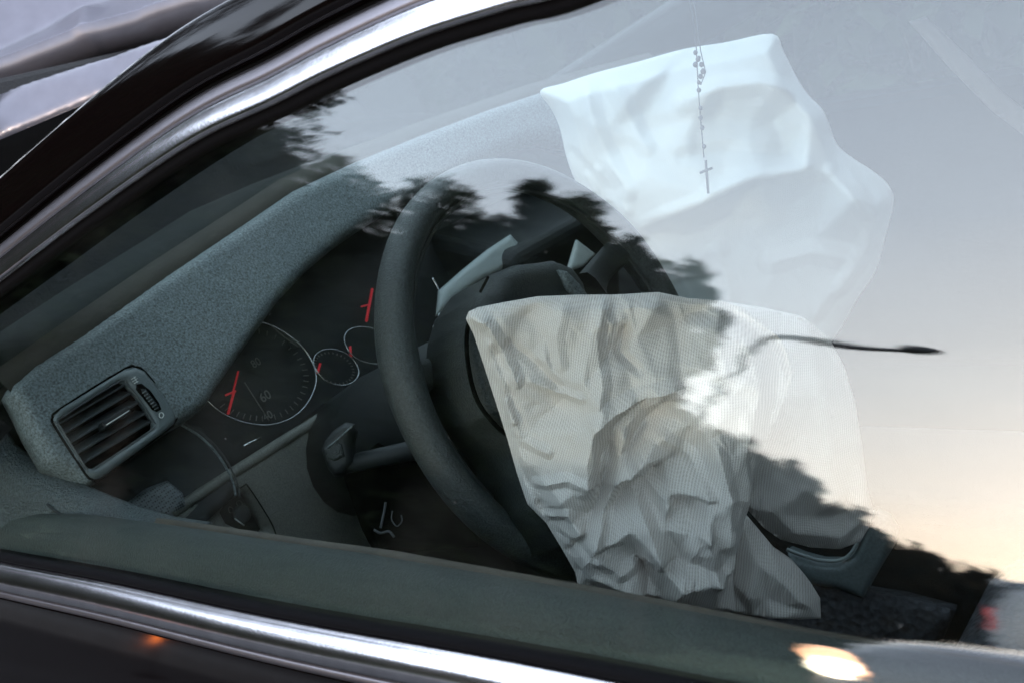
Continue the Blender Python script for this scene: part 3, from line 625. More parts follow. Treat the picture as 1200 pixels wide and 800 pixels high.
def ticks(cx, cy, pts, n0, n1):
    m_ = MB(); P = crom([V(*p) for p in pts], 6, True)
    for q in P[n0:n1:2]:
        a = V(cx, cy) + (q - V(cx, cy))*.90; b = V(cx, cy) + (q - V(cx, cy))*.80; m_.add(*pxtube([a, b], GP, .0005, 1, False, 4, .002))
    tag(m_.build('dial_ticks', 'print_dim', clu), kind='stuff')
ticks(305, 440, [(246, 477), (265, 490), (290, 498), (315, 499), (340, 490), (358, 472), (367, 448), (362, 425), (345, 403), (313, 383), (280, 380), (250, 400), (232, 435), (235, 462)], 2, 66)
ticks(391, 431, [(364, 425), (369, 438), (380, 449), (398, 453), (412, 448), (417, 437), (412, 425), (400, 415), (383, 411), (369, 415)], 0, 60)
text3d('dial_number', '80', (300, 425), .012, (GP[0] + GP[1]*.001, GP[1]), 'print_dim', clu)
text3d('dial_number', '60', (311, 464), .014, (GP[0] + GP[1]*.001, GP[1]), 'print_dim', clu)
text3d('dial_number', '40', (314, 487), .012, (GP[0] + GP[1]*.001, GP[1]), 'print_dim', clu)
m_ = MB(); m_.add(*pxtube([(286, 448), (313, 490)], GP, .0006, 1, False, 5, .001)); m_.build('dial_mark', 'print_dim', clu)
m_ = MB(); m_.add(*pxtube([(313, 383), (330, 398), (345, 408)], GP, .0007, 3, False, 5, .007)); m_.build('dial_edge', 'print_dim', clu)
sheet('dial_lens', [(335, 395), (352, 399), (352, 406), (342, 408)], (GP[0] + GP[1]*.003, GP[1]), 'dash_dark', clu, 4, None, .001)
m_ = MB(); m_.add(*pxtube([(283, 523), (303, 514)], GP, .0016, 2, False, 6, .004)); m_.build('trip_button', 'silver', clu)
# dash beyond the wheel: lit strip and wedge, light put into the pale colour
CP = plane((-.36, .25, .98), (.85, -.35, .35))
sheet('lit_dash_strip', [(512, 370), (515, 340), (540, 318), (572, 292), (598, 275), (612, 290), (596, 312), (560, 330), (535, 348)], plane((-.33, .18, .98), (.9, -.2, .3)), 'cream', car, 4, dome(.004, 6), .004)
sheet('lit_dash_wedge', [(676, 281), (698, 298), (684, 312), (665, 318)], plane((-.22, .4, .98), (.9, -.2, .3)), 'cream', car, 3, dome(.002, 4), .004)

# ---- lower facia panel, light switch, speaker grille, seam
LP = plane((-.305, 0, .86), (1, -.12, .12))
lp = sheet('lower_facia_panel', [(196, 604), (236, 578), (300, 538), (380, 488), (438, 451), (444, 462), (442, 480), (420, 500), (430, 560), (445, 700), (300, 700), (210, 660)], LP, 'panel', car, 5, lambda x, y, d: .006*np.sqrt(np.clip(1 - (1 - np.clip(d/8, 0, 1))**2, 0, 1)), .02,
           holes=[[(257, 600), (262, 592), (281, 579), (287, 578), (298, 596), (311, 620), (306, 625), (284, 622), (264, 613)]])
sheet('light_switch', [(250, 600), (262, 588), (281, 574), (288, 574), (304, 596), (318, 625), (306, 632), (284, 628), (260, 616)], (LP[0] - LP[1]*.010, LP[1]), 'satin_black', car, 4, None, .01)
lsw = [o for o in bpy.data.objects if o.name.startswith('light_switch')][0]
kp = (LP[0] - LP[1]*.006, LP[1]); c0 = at(283, 602, kp)
m_ = MB(); m_.add(*tube([c0 - LP[1]*.004, c0 + LP[1]*.003, c0 + LP[1]*.004], [.009, .009, .007], 16)); m_.build('switch_knob', 'dash_dark', lsw)
m_ = MB(); m_.add(*pxtube([(275, 607), (286, 615)], (kp[0] + LP[1]*.005, kp[1]), .0007, 1)); m_.build('knob_mark', 'print', lsw)
m_ = MB()
m_.add(*pxtube([(268, 594), (272, 594), (273, 599), (269, 600)], kp, .0004, 3, True, 5)); m_.add(*pxtube([(277, 588), (281, 586), (284, 590), (280, 593)], kp, .0004, 3, True, 5)); m_.build('lamp_symbol', 'print_dim', lsw)
m_ = MB(); m_.add(*pxtube([(262, 584), (285, 569), (292, 571), (318, 612), (324, 630)], (LP[0] + LP[1]*.0065, LP[1]), .0007, 5, False, 6)); m_.build('switch_bezel', 'void', lp)
ledge = MB(); ledge.add(*pxtube([(200, 601), (236, 577), (300, 536), (380, 486), (437, 452)], (LP[0] + LP[1]*.004, LP[1]), .0055, 4, False, 10)); ledge.build('facia_ledge', 'panel', lp)
# mesh grille beneath the vent
def grille_mat():
    m = bpy.data.materials.new('speaker_mesh'); m.use_nodes = True; t = m.node_tree; b = t.nodes['Principled BSDF']; b.inputs['Roughness'].default_value = .4
    tc = t.nodes.new('ShaderNodeTexCoord'); vo = t.nodes.new('ShaderNodeTexVoronoi'); vo.inputs['Scale'].default_value = 420; vo.inputs['Randomness'].default_value = .0
    t.links.new(tc.outputs['Object'], vo.inputs['Vector']); r_ = t.nodes.new('ShaderNodeMapRange'); r_.inputs[1].default_value = .25; r_.inputs[2].default_value = .45
    mx = t.nodes.new('ShaderNodeMix'); mx.data_type = 'RGBA'; mx.inputs[6].default_value = (.004, .004, .005, 1); mx.inputs[7].default_value = (.13, .145, .155, 1)
    t.links.new(vo.outputs['Distance'], r_.inputs[0]); t.links.new(r_.outputs[0], mx.inputs[0]); t.links.new(mx.outputs[2], b.inputs['Base Color']); return m
M['mesh'] = grille_mat()
SP = plane((-.335, -.2, .89), (.8, -.2, .45))
sheet('recess_wall', [(60, 560), (108, 566), (160, 530), (212, 494), (235, 500), (262, 540), (280, 575), (210, 640), (80, 640)], (SP[0] - SP[1]*.01, SP[1]), 'satin_black', car, 10, None, .01)
sheet('speaker_grille', [(146, 590), (170, 572), (196, 562), (214, 577), (218, 592), (198, 606), (160, 606)], (SP[0] - SP[1]*.003, SP[1]), 'mesh', car, 5, dome(.003, 10), .004)
m_ = MB(); m_.add(*pxtube([(210, 496), (236, 512), (258, 536), (272, 562), (276, 580)], (SP[0] + SP[1]*.01, SP[1]), .0012, 5, False, 6)); m_.build('seam_cord', 'dash', car)
m_ = MB(); m_.add(*pxtube([(213, 494), (240, 510), (262, 534), (277, 562), (281, 582)], (SP[0] + SP[1]*.01, SP[1]), .0009, 5, False, 6)); m_.build('seam_cord', 'dash_dark', car)

# ---- inner door: swollen front corner, top rail, card
DC = plane((-.28, -.287, .93), (.25, -.9, .35))
sheet('door_corner_pad', [(-60, 480), (4, 503), (14, 520), (40, 540), (75, 556), (110, 574), (160, 594), (205, 606), (244, 612), (246, 622), (225, 630), (160, 630), (80, 622), (20, 640), (-60, 640)], DC, 'dash_mid', car, 4, dome(.022, 34), .004)
m_ = MB(); m_.add(*pxtube([(55, 590), (75, 604), (110, 612), (150, 618), (200, 621), (232, 616)], (DC[0] + DC[1]*.022, DC[1]), .0012, 5)); m_.build('pad_seam', 'satin_black', car)
v = []; f = []; xs = np.linspace(-.6, 1.1, 50)
sillp = [(-.010, .0), (-.012, .014), (-.016, .024), (-.024, .030), (-.036, .031), (-.046, .026), (-.052, .012), (-.056, -.02), (-.05, -.06), (-.06, -.3), (-.02, -.3)]
for x in xs:
    s0 = float(np.interp(x, [p[0] for p in lo], [p[1] for p in lo]))
    tp = float(np.interp(x, [.05, .35], [1, .62]))
    for o_, s in sillp: v.append(gp(x, s0 + (s*tp if s > 0 else s), o_))
k = len(sillp)
for i in range(len(xs)-1):
    for j in range(k): f.append((i*k + j, (i+1)*k + j, (i+1)*k + (j+1) % k, i*k + (j+1) % k))
obj('door_card', v, f, 'sill', car)
v = []; f = []
for x in xs:
    s0 = float(np.interp(x, [p[0] for p in lo], [p[1] for p in lo]))
    for o_, s in [(-.058, .0), (-.060, .022), (-.066, .026), (-.074, .022), (-.078, 0)]: v.append(gp(x, s0 + s*float(np.interp(x, [.05, .35], [1, .4])), o_))
for i in range(len(xs)-1):
    for j in range(5): f.append((i*5 + j, (i+1)*5 + j, (i+1)*5 + (j+1) % 5, i*5 + (j+1) % 5))
obj('door_card_strip', v, f, 'wood', car)
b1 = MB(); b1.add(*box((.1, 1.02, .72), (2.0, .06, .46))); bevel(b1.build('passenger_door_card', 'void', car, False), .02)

# ---- steering wheel
WC = V(0, 0, ZO); WN = V(math.cos(R(19.65)), 0, math.sin(R(19.65))); WL = V(0, 1, 0); WU = np.cross(WN, WL); WU = WU if WU[2] > 0 else -WU
sw = empty('steering_wheel', WC); sw.parent = car; sw.location = WC - org(car); ORG[sw.name] = WC
def wp(a, b, c=0): return WC + WL*a + WU*b + WN*c
n = 96; v = []; f = []; seg = 18
for i in range(n):
    a = 2*math.pi*i/n; c_ = wp(.1745*math.cos(a), .1745*math.sin(a)); rd = nrm(c_ - WC)
    fat = 1 + .10*math.exp(-((a - 2.75)/.22)**2) + .10*math.exp(-((a - .39)/.22)**2)
    for k in range(seg):
        b = 2*math.pi*k/seg; v.append(c_ + (rd*math.cos(b)*.0138 + WN*math.sin(b)*.0158)*fat)
for i in range(n):
    for k in range(seg): f.append((i*seg+k, ((i+1) % n)*seg+k, ((i+1) % n)*seg+(k+1) % seg, i*seg+(k+1) % seg))
obj('rim', v, f, 'leather', sw)
m_ = MB(); m_.add(*tube([wp(.1592*math.cos(a), .1592*math.sin(a), .003) for a in np.linspace(0, 2*math.pi, 80, endpoint=False)], .0022, 6, True)); m_.build('rim_inner_seam', 'dash_dark', sw)
def spoke(p0, p1, w0, w1, dep0, dep1, m='satin_black'):
    v = []; n = 10; k = 10
    for i in range(n+1):
        t = i/n; c_ = p0 + (p1 - p0)*t + WN*(-.018*math.sin(math.pi*t)); d = nrm(p1 - p0); s = np.cross(WN, d); wd = w0 + (w1 - w0)*t - .006*math.sin(math.pi*t); dp_ = dep0 + (dep1 - dep0)*t
        for j in range(k):
            a = 2*math.pi*j/k; v.append(c_ + s*wd*math.copysign(abs(math.cos(a))**.6, math.cos(a)) + WN*dp_*math.copysign(abs(math.sin(a))**.7, math.sin(a)))
    f = [(i*k+j, i*k+(j+1) % k, (i+1)*k+(j+1) % k, (i+1)*k+j) for i in range(n) for j in range(k)] + [tuple(range(k)), tuple(n*k + j for j in range(k))]
    return obj('spoke', v, f, m, sw)
for sg in (-1, 1):
    spoke(wp(sg*.06, .035, .02), wp(sg*.163, .055, 0), .022, .016, .012, .010, 'hub_skin')
    spoke(wp(sg*.045, -.05, .02), wp(sg*.11, -.122, 0), .020, .014, .012, .010, 'satin_black')
# hub with split cover
HP = plane(WC + WN*.045, WN)
hub = sheet('hub_pad', [(546, 398), (548, 378), (556, 350), (575, 322), (600, 312), (640, 307), (664, 316), (678, 335), (700, 420), (706, 520), (690, 600), (660, 640), (630, 600), (606, 528), (588, 505), (568, 486), (556, 455), (548, 425)], HP, 'hub_skin', sw, 4, dome(.016, 22), .05)
m_ = MB(); m_.add(*pxtube([(553, 368), (547, 392), (549, 430), (560, 470), (583, 500), (600, 512)], (HP[0] + HP[1]*.006, HP[1]), .0017, 6)); m_.build('cover_split', 'void', hub)
m_ = MB(); m_.add(*pxtube([(563, 342), (572, 325)], (HP[0] + HP[1]*.012, HP[1]), .0012, 3)); m_.build('cover_split', 'void', hub)
sheet('cover_flap', [(654, 316), (664, 318), (674, 328), (690, 347), (676, 350), (664, 338)], (HP[0] + HP[1]*.018, HP[1]), 'dash', hub, 3, dome(.003, 4), .003)
# column shroud, stalks
m_ = MB(); m_.add(*tube([WC - WN*.015, WC - WN*.05, WC - WN*.10, WC - WN*.24, WC - WN*.36], [.045, .062, .068, .07, .06], 20)); m_.build('column_shroud', 'satin_black', car)
STP = plane(WC - WN*.075 + V(0, -.08, -.05), (.6, -.7, .3))
stalk = sheet('indicator_stalk', [(377, 527), (381, 516), (392, 503), (404, 495), (414, 497), (417, 506), (414, 520), (418, 540), (406, 556), (392, 558), (384, 548)], STP, 'satin_black', car, 3, dome(.010, 12), .012)
sheet('stalk_face', [(380, 525), (394, 517), (401, 520), (404, 534), (393, 540), (383, 536)], (STP[0] + STP[1]*.010, STP[1]), 'dash_dark', stalk, 3, dome(.002, 4), .003)
m_ = MB(); m_.add(*pxtube([(384, 524), (396, 514), (408, 503), (413, 499)], (STP[0] + STP[1]*.0115, STP[1]), .0008, 4)); m_.build('stalk_ridge', 'dash', stalk)
p0 = at(400, 545, STP); m_ = MB(); m_.add(*tube([p0, p0 + (WC - WN*.07 + V(0, -.04, -.03) - p0)*.5, WC - WN*.07 + V(0, -.02, -.03)], [.008, .009, .012], 10)); m_.build('stalk_arm', 'satin_black', stalk)
KN = plane(at(430, 600, STP) , (.6, -.7, .3))
sheet('column_lower_cover', [(402, 556), (440, 520), (520, 560), (560, 640), (440, 650), (424, 620)], (KN[0] - KN[1]*.03, KN[1]), 'void', car, 6, dome(.02, 20), .02)
key = empty('ignition_key', at(448, 600, KN), 'small metal key with a split ring hanging from the steering column lock', 'key')
m_ = MB(); m_.add(*pxtube([(452, 588), (450, 600), (446, 618)], KN, [.0012]*7 if False else .0011, 3, False, 6)); m_.build('key_blade', 'belt', key)
m_ = MB(); m_.add(*pxtube([(460, 598), (459, 608), (465, 616), (471, 610), (470, 603)], KN, .0006, 4, False, 6)); m_.build('split_ring', 'belt', key)
m_ = MB(); m_.add(*pxtube([(438, 620), (446, 624), (456, 622), (462, 629)], KN, .0011, 4, False, 6)); m_.build('key_fob', 'belt', key)

# ---- driver's airbag
AB = plane(WC + WN*.095 + V(0, -.06, .06) + nrm((.62, -.76, .12))*.045, (.62, -.76, .12))
front_out = [(546, 374), (549, 366), (560, 361), (590, 355), (630, 348), (680, 346), (720, 346), (772, 343), (806, 350), (846, 353), (872, 362), (893, 378), (912, 395), (925, 412), (930, 440), (918, 470), (905, 500), (892, 530), (884, 560), (882, 576), (876, 600), (862, 636), (858, 660), (860, 690), (863, 716), (840, 716), (790, 708), (740, 700), (700, 692), (677, 684), (674, 670), (660, 645), (640, 612), (618, 590), (606, 555), (594, 512), (580, 468), (566, 425), (555, 392)]
cf = [(546, 374, .0), (560, 361, .006), (630, 348, .0), (720, 346, .004), (772, 343, .008), (846, 353, .0), (912, 395, -.02), (925, 440, -.02), (884, 560, .005), (858, 660, .006), (863, 716, .0), (790, 708, .01), (740, 700, .0), (677, 684, -.01), (640, 612, -.01), (594, 512, -.004), (566, 425, -.002),
      (575, 385, .010), (596, 402, .002), (628, 428, .012), (650, 470, .004), (600, 440, .010), (620, 500, .012), (640, 560, .018), (690, 380, .024), (680, 440, .030), (686, 490, .034), (728, 420, .022), (722, 400, .004), (742, 392, .018), (735, 370, .012), (760, 360, .020), (790, 375, .004), (830, 380, .026), (870, 400, .02),
      (700, 470, .036), (690, 530, .040), (676, 560, .030), (700, 560, .020), (716, 530, .016), (722, 490, .034), (745, 470, .028), (758, 478, .010), (735, 510, .012), (728, 535, .045), (712, 585, .010), (700, 625, .038), (680, 640, .020), (690, 660, .034), (668, 600, .018), (655, 575, .026),
      (800, 480, .040), (820, 500, .046), (790, 520, .020), (762, 500, .030), (750, 548, .008), (775, 560, .036), (742, 525, .050), (770, 600, .040), (785, 575, .012), (765, 632, .050), (790, 634, .018), (812, 598, .052), (800, 625, .030), (745, 640, .022), (730, 600, .044), (755, 660, .012), (740, 680, .028),
      (812, 640, .040), (828, 655, .052), (845, 600, .050), (850, 640, .036), (830, 560, .056), (860, 520, .040), (870, 560, .030), (800, 690, .030), (835, 700, .014), (790, 665, .046), (775, 690, .012), (765, 645, .034),
      (880, 450, .03), (840, 430, .04), (790, 430, .030), (760, 430, .036), (780, 450, .030)]
fh = facets(cf, (500, 300, 980, 760), 1, 2.5); fc = facets(crumple((540, 330, 950, 730), 420, .0040, 3), (500, 300, 980, 760), 0, 2.5)
fc2 = facets(crumple((540, 330, 950, 730), 90, .008, 8), (500, 300, 980, 760), 2, 2.5)
CREASE = [([(726, 500), (716, 552), (700, 598), (679, 652)], .013, 13), ([(714, 512), (706, 556), (690, 600), (668, 640)], -.008, 7), ([(727, 530), (740, 572), (754, 606), (764, 640)], .010, 12), ([(733, 528), (762, 560), (786, 580)], .009, 14), ([(812, 598), (798, 628), (786, 664), (780, 700)], .010, 13), ([(812, 598), (826, 650), (838, 664)], .009, 10),
          ([(780, 444), (747, 454), (712, 470), (690, 486), (681, 527), (684, 560)], .010, 14), ([(752, 452), (716, 486), (700, 530)], -.007, 10), ([(552, 366), (574, 380), (590, 410), (604, 440)], .007, 11), ([(596, 400), (625, 420), (652, 446)], -.005, 8), ([(622, 440), (650, 452), (676, 456)], .005, 8), ([(730, 384), (724, 408), (742, 424)], -.007, 8), ([(660, 352), (650, 390), (655, 420)], .004, 10), ([(705, 350), (696, 390), (700, 440), (692, 480)], .006, 12),
          ([(630, 560), (660, 548), (690, 552)], .006, 9), ([(640, 600), (662, 590), (676, 610)], .007, 9), ([(700, 640), (722, 655), (748, 640)], .006, 10), ([(840, 560), (868, 570), (878, 590)], .006, 9), ([(770, 500), (800, 520), (815, 560), (812, 598)], .007, 11), ([(826, 506), (840, 560), (838, 610)], .006, 12), ([(745, 642), (756, 665), (752, 700)], -.007, 9), ([(650, 620), (690, 632), (720, 622)], -.005, 8), ([(600, 480), (612, 510), (640, 520)], .005, 9), ([(572, 400), (590, 450), (606, 520), (626, 580)], .005, 8)]
def crease(x, y):
    H = np.zeros(len(x))
    for pts, amp, wd in CREASE:
        d = np.full(len(x), 1e9)
        for (a, b) in zip(pts[:-1], pts[1:]):
            a = V(*a); b = V(*b); ab = b - a; t = np.clip(((x - a[0])*ab[0] + (y - a[1])*ab[1])/(ab @ ab), 0, 1); d = np.minimum(d, np.hypot(x - a[0] - t*ab[0], y - a[1] - t*ab[1]))
        H += amp*np.clip(1 - d/wd, 0, 1)
    return H
fc3 = facets(crumple((540, 330, 950, 730), 1500, .0012, 11), (500, 300, 980, 760), 0, 2.5)
bag = sheet('driver_airbag', front_out, AB, "bag", car, 2.1, lambda x, y, d: (fh(x, y)*.92 + fc(x, y)*.8 + fc2(x, y)*.5 + fc3(x, y)*.8 + crease(x, y))*np.clip(d/13, 0, 1) + .004*np.clip(d/5, 0, 1), .006,
            backround=lambda x, y, d: .003 + .02*np.clip(d/40, 0, 1))
bag.data.shade_flat()
tag(bag, 'deflated woven airbag hanging crumpled from the wheel hub')
# its far lobe and the dark tail below
AB2 = (AB[0] - AB[1]*.13, AB[1])
back_out = [(780, 352), (846, 356), (900, 364), (945, 374), (972, 396), (990, 430), (1002, 470), (1010, 520), (1016, 570), (1023, 598), (1018, 618), (1008, 634), (985, 643), (950, 641), (915, 632), (895, 618), (872, 592), (850, 560), (810, 480)]
cb = [(780, 352, 0), (846, 356, 0), (945, 374, 0), (990, 430, -.01), (1010, 520, 0), (1023, 598, 0), (985, 643, 0), (915, 632, 0), (872, 592, 0), (810, 480, 0), (930, 560, .03), (900, 540, .008), (960, 575, .034), (985, 560, .02), (940, 600, .012), (975, 620, .018), (1000, 600, .02), (885, 515, .01), (900, 590, .022), (925, 615, .02), (960, 520, .03), (900, 450, .04), (950, 450, .03), (920, 500, .022), (985, 600, .004), (1005, 560, .012)]
fb = facets(cb, (740, 300, 1060, 700), 2, 2.5); fbc = facets(crumple((780, 340, 1030, 660), 160, .003, 5), (740, 300, 1060, 700), 1, 2.5)
lob = sheet('airbag_far_lobe', back_out, AB2, 'bag', car, 3.5, lambda x, y, d: (fb(x, y) + fbc(x, y))*np.clip(d/10 + .25, 0, 1) + .004*np.clip(d/5, 0, 1), .02)
AB3 = (AB[0] - AB[1]*.02, AB[1])
tail_out = [(868, 606), (880, 610), (895, 628), (912, 648), (934, 663), (950, 682), (961, 700), (962, 724), (930, 724), (880, 720), (856, 716), (854, 680), (858, 640)]
ct = [(868, 606, 0), (895, 628, .0), (934, 663, .0), (961, 700, 0), (962, 724, 0), (880, 720, .0), (854, 680, 0), (880, 650, .016), (890, 690, .010), (905, 665, .022), (915, 700, .012), (930, 690, .024), (945, 705, .012), (872, 690, .018), (900, 712, .016)]
ft = facets(ct, (820, 580, 1000, 760), 2, 2)
sheet('airbag_tail', tail_out, AB3, 'bag', car, 2.5, lambda x, y, d: ft(x, y) + .004*np.clip(d/5, 0, 1), .015)

# ---- passenger airbag
PB = plane((.02, .56, 1.05), (.5, -.85, .1))
p_out = [(633, 107), (660, 98), (700, 85), (750, 72), (800, 58), (850, 50), (905, 40), (918, 60), (932, 88), (946, 110), (966, 132), (980, 168), (1000, 186), (1022, 200), (1042, 218), (1047, 240), (1038, 275), (1026, 318), (1005, 350), (975, 400), (930, 440), (860, 430), (800, 380), (780, 335), (745, 285), (700, 245), (676, 215), (664, 185), (656, 150), (646, 128)]
cp = [(633, 107, 0), (690, 88, .01), (715, 150, .05), (738, 210, .07), (680, 92, .02), (700, 180, .03), (660, 130, .02), (700, 230, .02), (735, 250, .05), (720, 215, .02), (760, 130, .03), (756, 165, .06), (745, 110, .05), (800, 58, 0), (905, 40, 0), (830, 110, .06), (850, 100, .055), (900, 102, .06), (940, 128, .05), (925, 120, .03), (840, 130, .045), (930, 60, 0),
      (800, 160, .07), (850, 170, .06), (920, 180, .05), (760, 200, .09), (780, 240, .10), (830, 222, .12), (880, 200, .11), (930, 190, .10), (960, 200, .08), (980, 225, .11), (1000, 200, .03), (1045, 235, 0), (985, 190, .04), (740, 265, .03), (800, 270, .03), (850, 250, .035), (900, 250, .05), (950, 270, .05), (900, 320, .02), (980, 320, .03), (1020, 300, .0), (850, 320, .01), (930, 400, 0), (800, 380, 0), (860, 420, 0), (780, 330, 0), (900, 145, .035), (870, 150, .05)]
fp = facets(cp, (600, 0, 1080, 460), 3, 3); fpc = facets(crumple((620, 30, 1060, 440), 70, .006, 15), (600, 0, 1080, 460), 5, 3)
fpd = facets(crumple((620, 30, 1060, 440), 420, .0035, 25), (600, 0, 1080, 460), 3, 3)
PCREASE = [([(800, 118), (838, 104), (884, 98), (930, 110), (966, 140)], .012, 16), ([(690, 88), (698, 140), (716, 182), (736, 216)], .012, 15), ([(724, 106), (740, 135), (756, 168)], .010, 14), ([(672, 178), (694, 200), (712, 232), (730, 250)], -.010, 9), ([(706, 196), (722, 214), (736, 240)], .008, 9), ([(690, 206), (700, 232), (718, 252)], .007, 8),
           ([(830, 216), (866, 200), (910, 190), (930, 188)], .010, 13), ([(962, 196), (984, 222), (1000, 240)], .012, 12), ([(984, 186), (996, 214), (1012, 246)], .009, 11), ([(800, 178), (850, 172), (906, 176)], -.007, 12), ([(760, 150), (800, 140), (850, 134), (900, 140)], -.006, 14), ([(740, 268), (774, 246), (820, 226)], .009, 13), ([(900, 300), (944, 286), (990, 296)], .008, 16), ([(840, 290), (852, 330), (850, 372)], .008, 16), ([(1018, 238), (1004, 290), (980, 330)], .008, 14)]
def pcrease(x, y):
    global CREASE
    k_ = CREASE; CREASE = PCREASE; r_ = crease(x, y); CREASE = k_; return r_
pbag = sheet('passenger_airbag', p_out, PB, 'bag2', car, 3.3, lambda x, y, d: (fp(x, y)*.8 + fpc(x, y)*.7 + fpd(x, y) + pcrease(x, y))*np.clip(d/22, 0, 1) + .025*np.sqrt(np.clip(d/24, 0, 1)), .02, smooth_out=4,
             backround=lambda x, y, d: .004 + .1*np.sqrt(np.clip(d/60, 0, 1)))
tag(pbag, 'white inflated airbag on the passenger side')

# ---- rosary hanging from the mirror
RP = plane((-.02, .33, 1.1), (.6, -.8, 0))
rt = at(812, 20, RP)
mir_o = MB(); mir_o.add(*box(rt + V(-.01, .0, .13), (.03, .22, .06), (nrm(V(1, -.25, 0)), nrm(V(.25, 1, 0)), V(0, 0, 1)))); mo = mir_o.build('rear_view_mirror', 'satin_black', car, False); bevel(mo, .012, 3)
m_ = MB(); m_.add(*tube([rt + V(-.02, 0, .15), rt + V(-.03, 0, .19), rt + V(-.04, 0, .26)], .008, 8)); m_.build('mirror_stem', 'satin_black', mo)
ros = empty('rosary', at(828, 225, RP), 'dark beaded rosary with a small cross hanging before the white passenger airbag', 'rosary')
m_ = MB(); m_.add(*tube([rt + V(0, 0, .11), rt, at(816, 58, RP), at(818, 100, RP), at(821, 140, RP), at(825, 185, RP)], .0006, 5)); m_.build('cord', 'bead', ros)
m_ = MB(); m_.add(*tube([rt + V(0.004, 0, .11), rt + V(.004, 0, 0), at(821, 60, RP), at(827, 85, RP), at(821, 100, RP)], .0006, 5)); m_.build('cord', 'bead', ros)
for (x, y, r_) in [(815, 62, 3), (818, 70, 3.2), (815, 76, 3.4), (822, 76, 3.2), (819, 68, 2.5), (824, 84, 3.6), (821, 90, 3.2), (819, 97, 2.6), (819, 106, 3), (821, 127, 2.9), (821, 138, 3), (823, 150, 3), (825, 172, 3)]:
    p = at(x, y, RP); m_ = MB(); s = r_*.00082; m_.add(*ellipsoid(p, (s, s, s*1.1), 10, 7)); m_.build('bead', 'bead', ros)
pa = at(827, 188, RP); pb = at(830, 227, RP); m_ = MB(); m_.add(*tube([pa, (pa+pb)/2, pb], .0014, 8)); pa = at(820, 203, RP); pb = at(835, 197, RP); m_.add(*tube([pa, (pa+pb)/2, pb], .0014, 8)); m_.build('cross', 'bead', ros)

# ---- centre console trim, seats, seat belt
VC = plane((.20, .26, .80), (.25, -.9, .35))
vt = sheet('console_trim', [(922, 645), (940, 652), (962, 658), (984, 658), (1000, 648), (1012, 626), (1026, 600), (1040, 606), (1050, 622), (1046, 642), (1030, 668), (1012, 700), (985, 690), (950, 684), (930, 670)], VC, 'console', car, 4, dome(.010, 10), .03)
m_ = MB(); m_.add(*pxtube([(922, 643), (940, 650), (962, 656), (984, 656), (998, 647), (1011, 625), (1026, 598)], (VC[0] + VC[1]*.006, VC[1]), .0020, 5)); m_.build('trim_edge', 'cream', vt)
sheet('console_side', [(900, 660), (960, 678), (1010, 692), (1060, 700), (1120, 716), (1100, 760), (900, 760)], (VC[0] - VC[1]*.01, VC[1]), 'seat', car, 8, dome(.01, 20), .03)
def cushion(name, c, s, m, parent=None, rot=0, bev=.05):
    m_ = MB(); ca, sa = math.cos(rot), math.sin(rot); m_.add(*box(c, s, (V(ca, 0, sa), V(0, 1, 0), V(-sa, 0, ca)))); o = m_.build(name, m, parent, False); bevel(o, bev, 5); return o
ds = cushion('driver_seat', (.52, -.03, .60), (.50, .50, .16), 'seat', car, R(6))
cushion('seat_bolster', (.50, -.25, .65), (.48, .10, .12), 'seat', ds, R(6), .04)
cushion('seat_back', (.92, -.03, .95), (.14, .46, .62), 'seat', ds, R(-18), .05)
ps = cushion('passenger_seat', (.50, .77, .58), (.52, .50, .16), 'seat', car, R(6))
cushion('seat_back', (.85, .77, .93), (.14, .46, .62), 'seat', ps, R(-18), .05)
cushion('centre_console', (.25, .37, .48), (1.3, .20, .34), 'dash_dark', car, 0, .03)
cushion('centre_stack', (-.38, .42, .80), (.16, .26, .32), 'satin_black', car, R(-15), .02)
BLP = plane((.75, .93, 1.1), (.5, -.85, 0))
sheet('seat_belt', [(1066, 26), (1086, 20), (1130, 62), (1175, 108), (1240, 160), (1230, 182), (1160, 128), (1110, 76)], BLP, 'belt', car, 8, None, .003)

# ================================================================== OUTSIDE, on the photographer's side (seen mirrored in the pane)
CM = CAM - 2*((CAM - G0) @ GN)*GN             # the camera mirrored in the pane
def dirp(az, d, z=0.): a = R(az); return V(CM[0] - math.sin(a)*d, CM[1] - math.cos(a)*d, z)
gr = obj('ground', [(-900, -900, 0), (900, -900, 0), (900, 900, 0), (-900, 900, 0)], [(0, 1, 2, 3)], 'grass', None, False); tag(gr, kind='structure')
def slab(name, x0, x1, y0, y1, z0, z1, m):
    mm = MB(); mm.add(*box(((x0+x1)/2, (y0+y1)/2, (z0+z1)/2), (x1-x0, y1-y0, z1-z0))); return tag(mm.build(name, m, None, False), kind='structure')
r = np.random.default_rng(9); n = 70000; p = np.stack([r.uniform(-9, 7, n), r.uniform(3.2, 4.3, n), r.uniform(0, 1, n)**.8*2.3], 1); t1 = r.normal(size=(n, 3)); t1 /= np.linalg.norm(t1, axis=1)[:, None]; t2 = np.cross(t1, r.normal(size=(n, 3))); t2 /= np.linalg.norm(t2, axis=1)[:, None]
sz = .09*r.uniform(.6, 1.4, n)[:, None]; v = np.stack([p - t1*sz, p + t2*sz*.55, p + t1*sz, p - t2*sz*.55], 1).reshape(-1, 3)
tag(obj('hedge', v, np.arange(4*n).reshape(-1, 4), 'leaf', None, False), 'added hedge that darkens the view through the passenger window', 'hedge', kind='stuff')  # added hedge, a dark backdrop for the passenger window
slab('road', -200, 200, -4.6, 30, -.1, .006, 'asphalt'); kb = slab('kerb', -200, 200, -4.8, -4.6, -.1, .13, 'kerb'); slab('parking_verge', -200, 200, -9.2, -4.8, -.1, .010, 'asphalt')

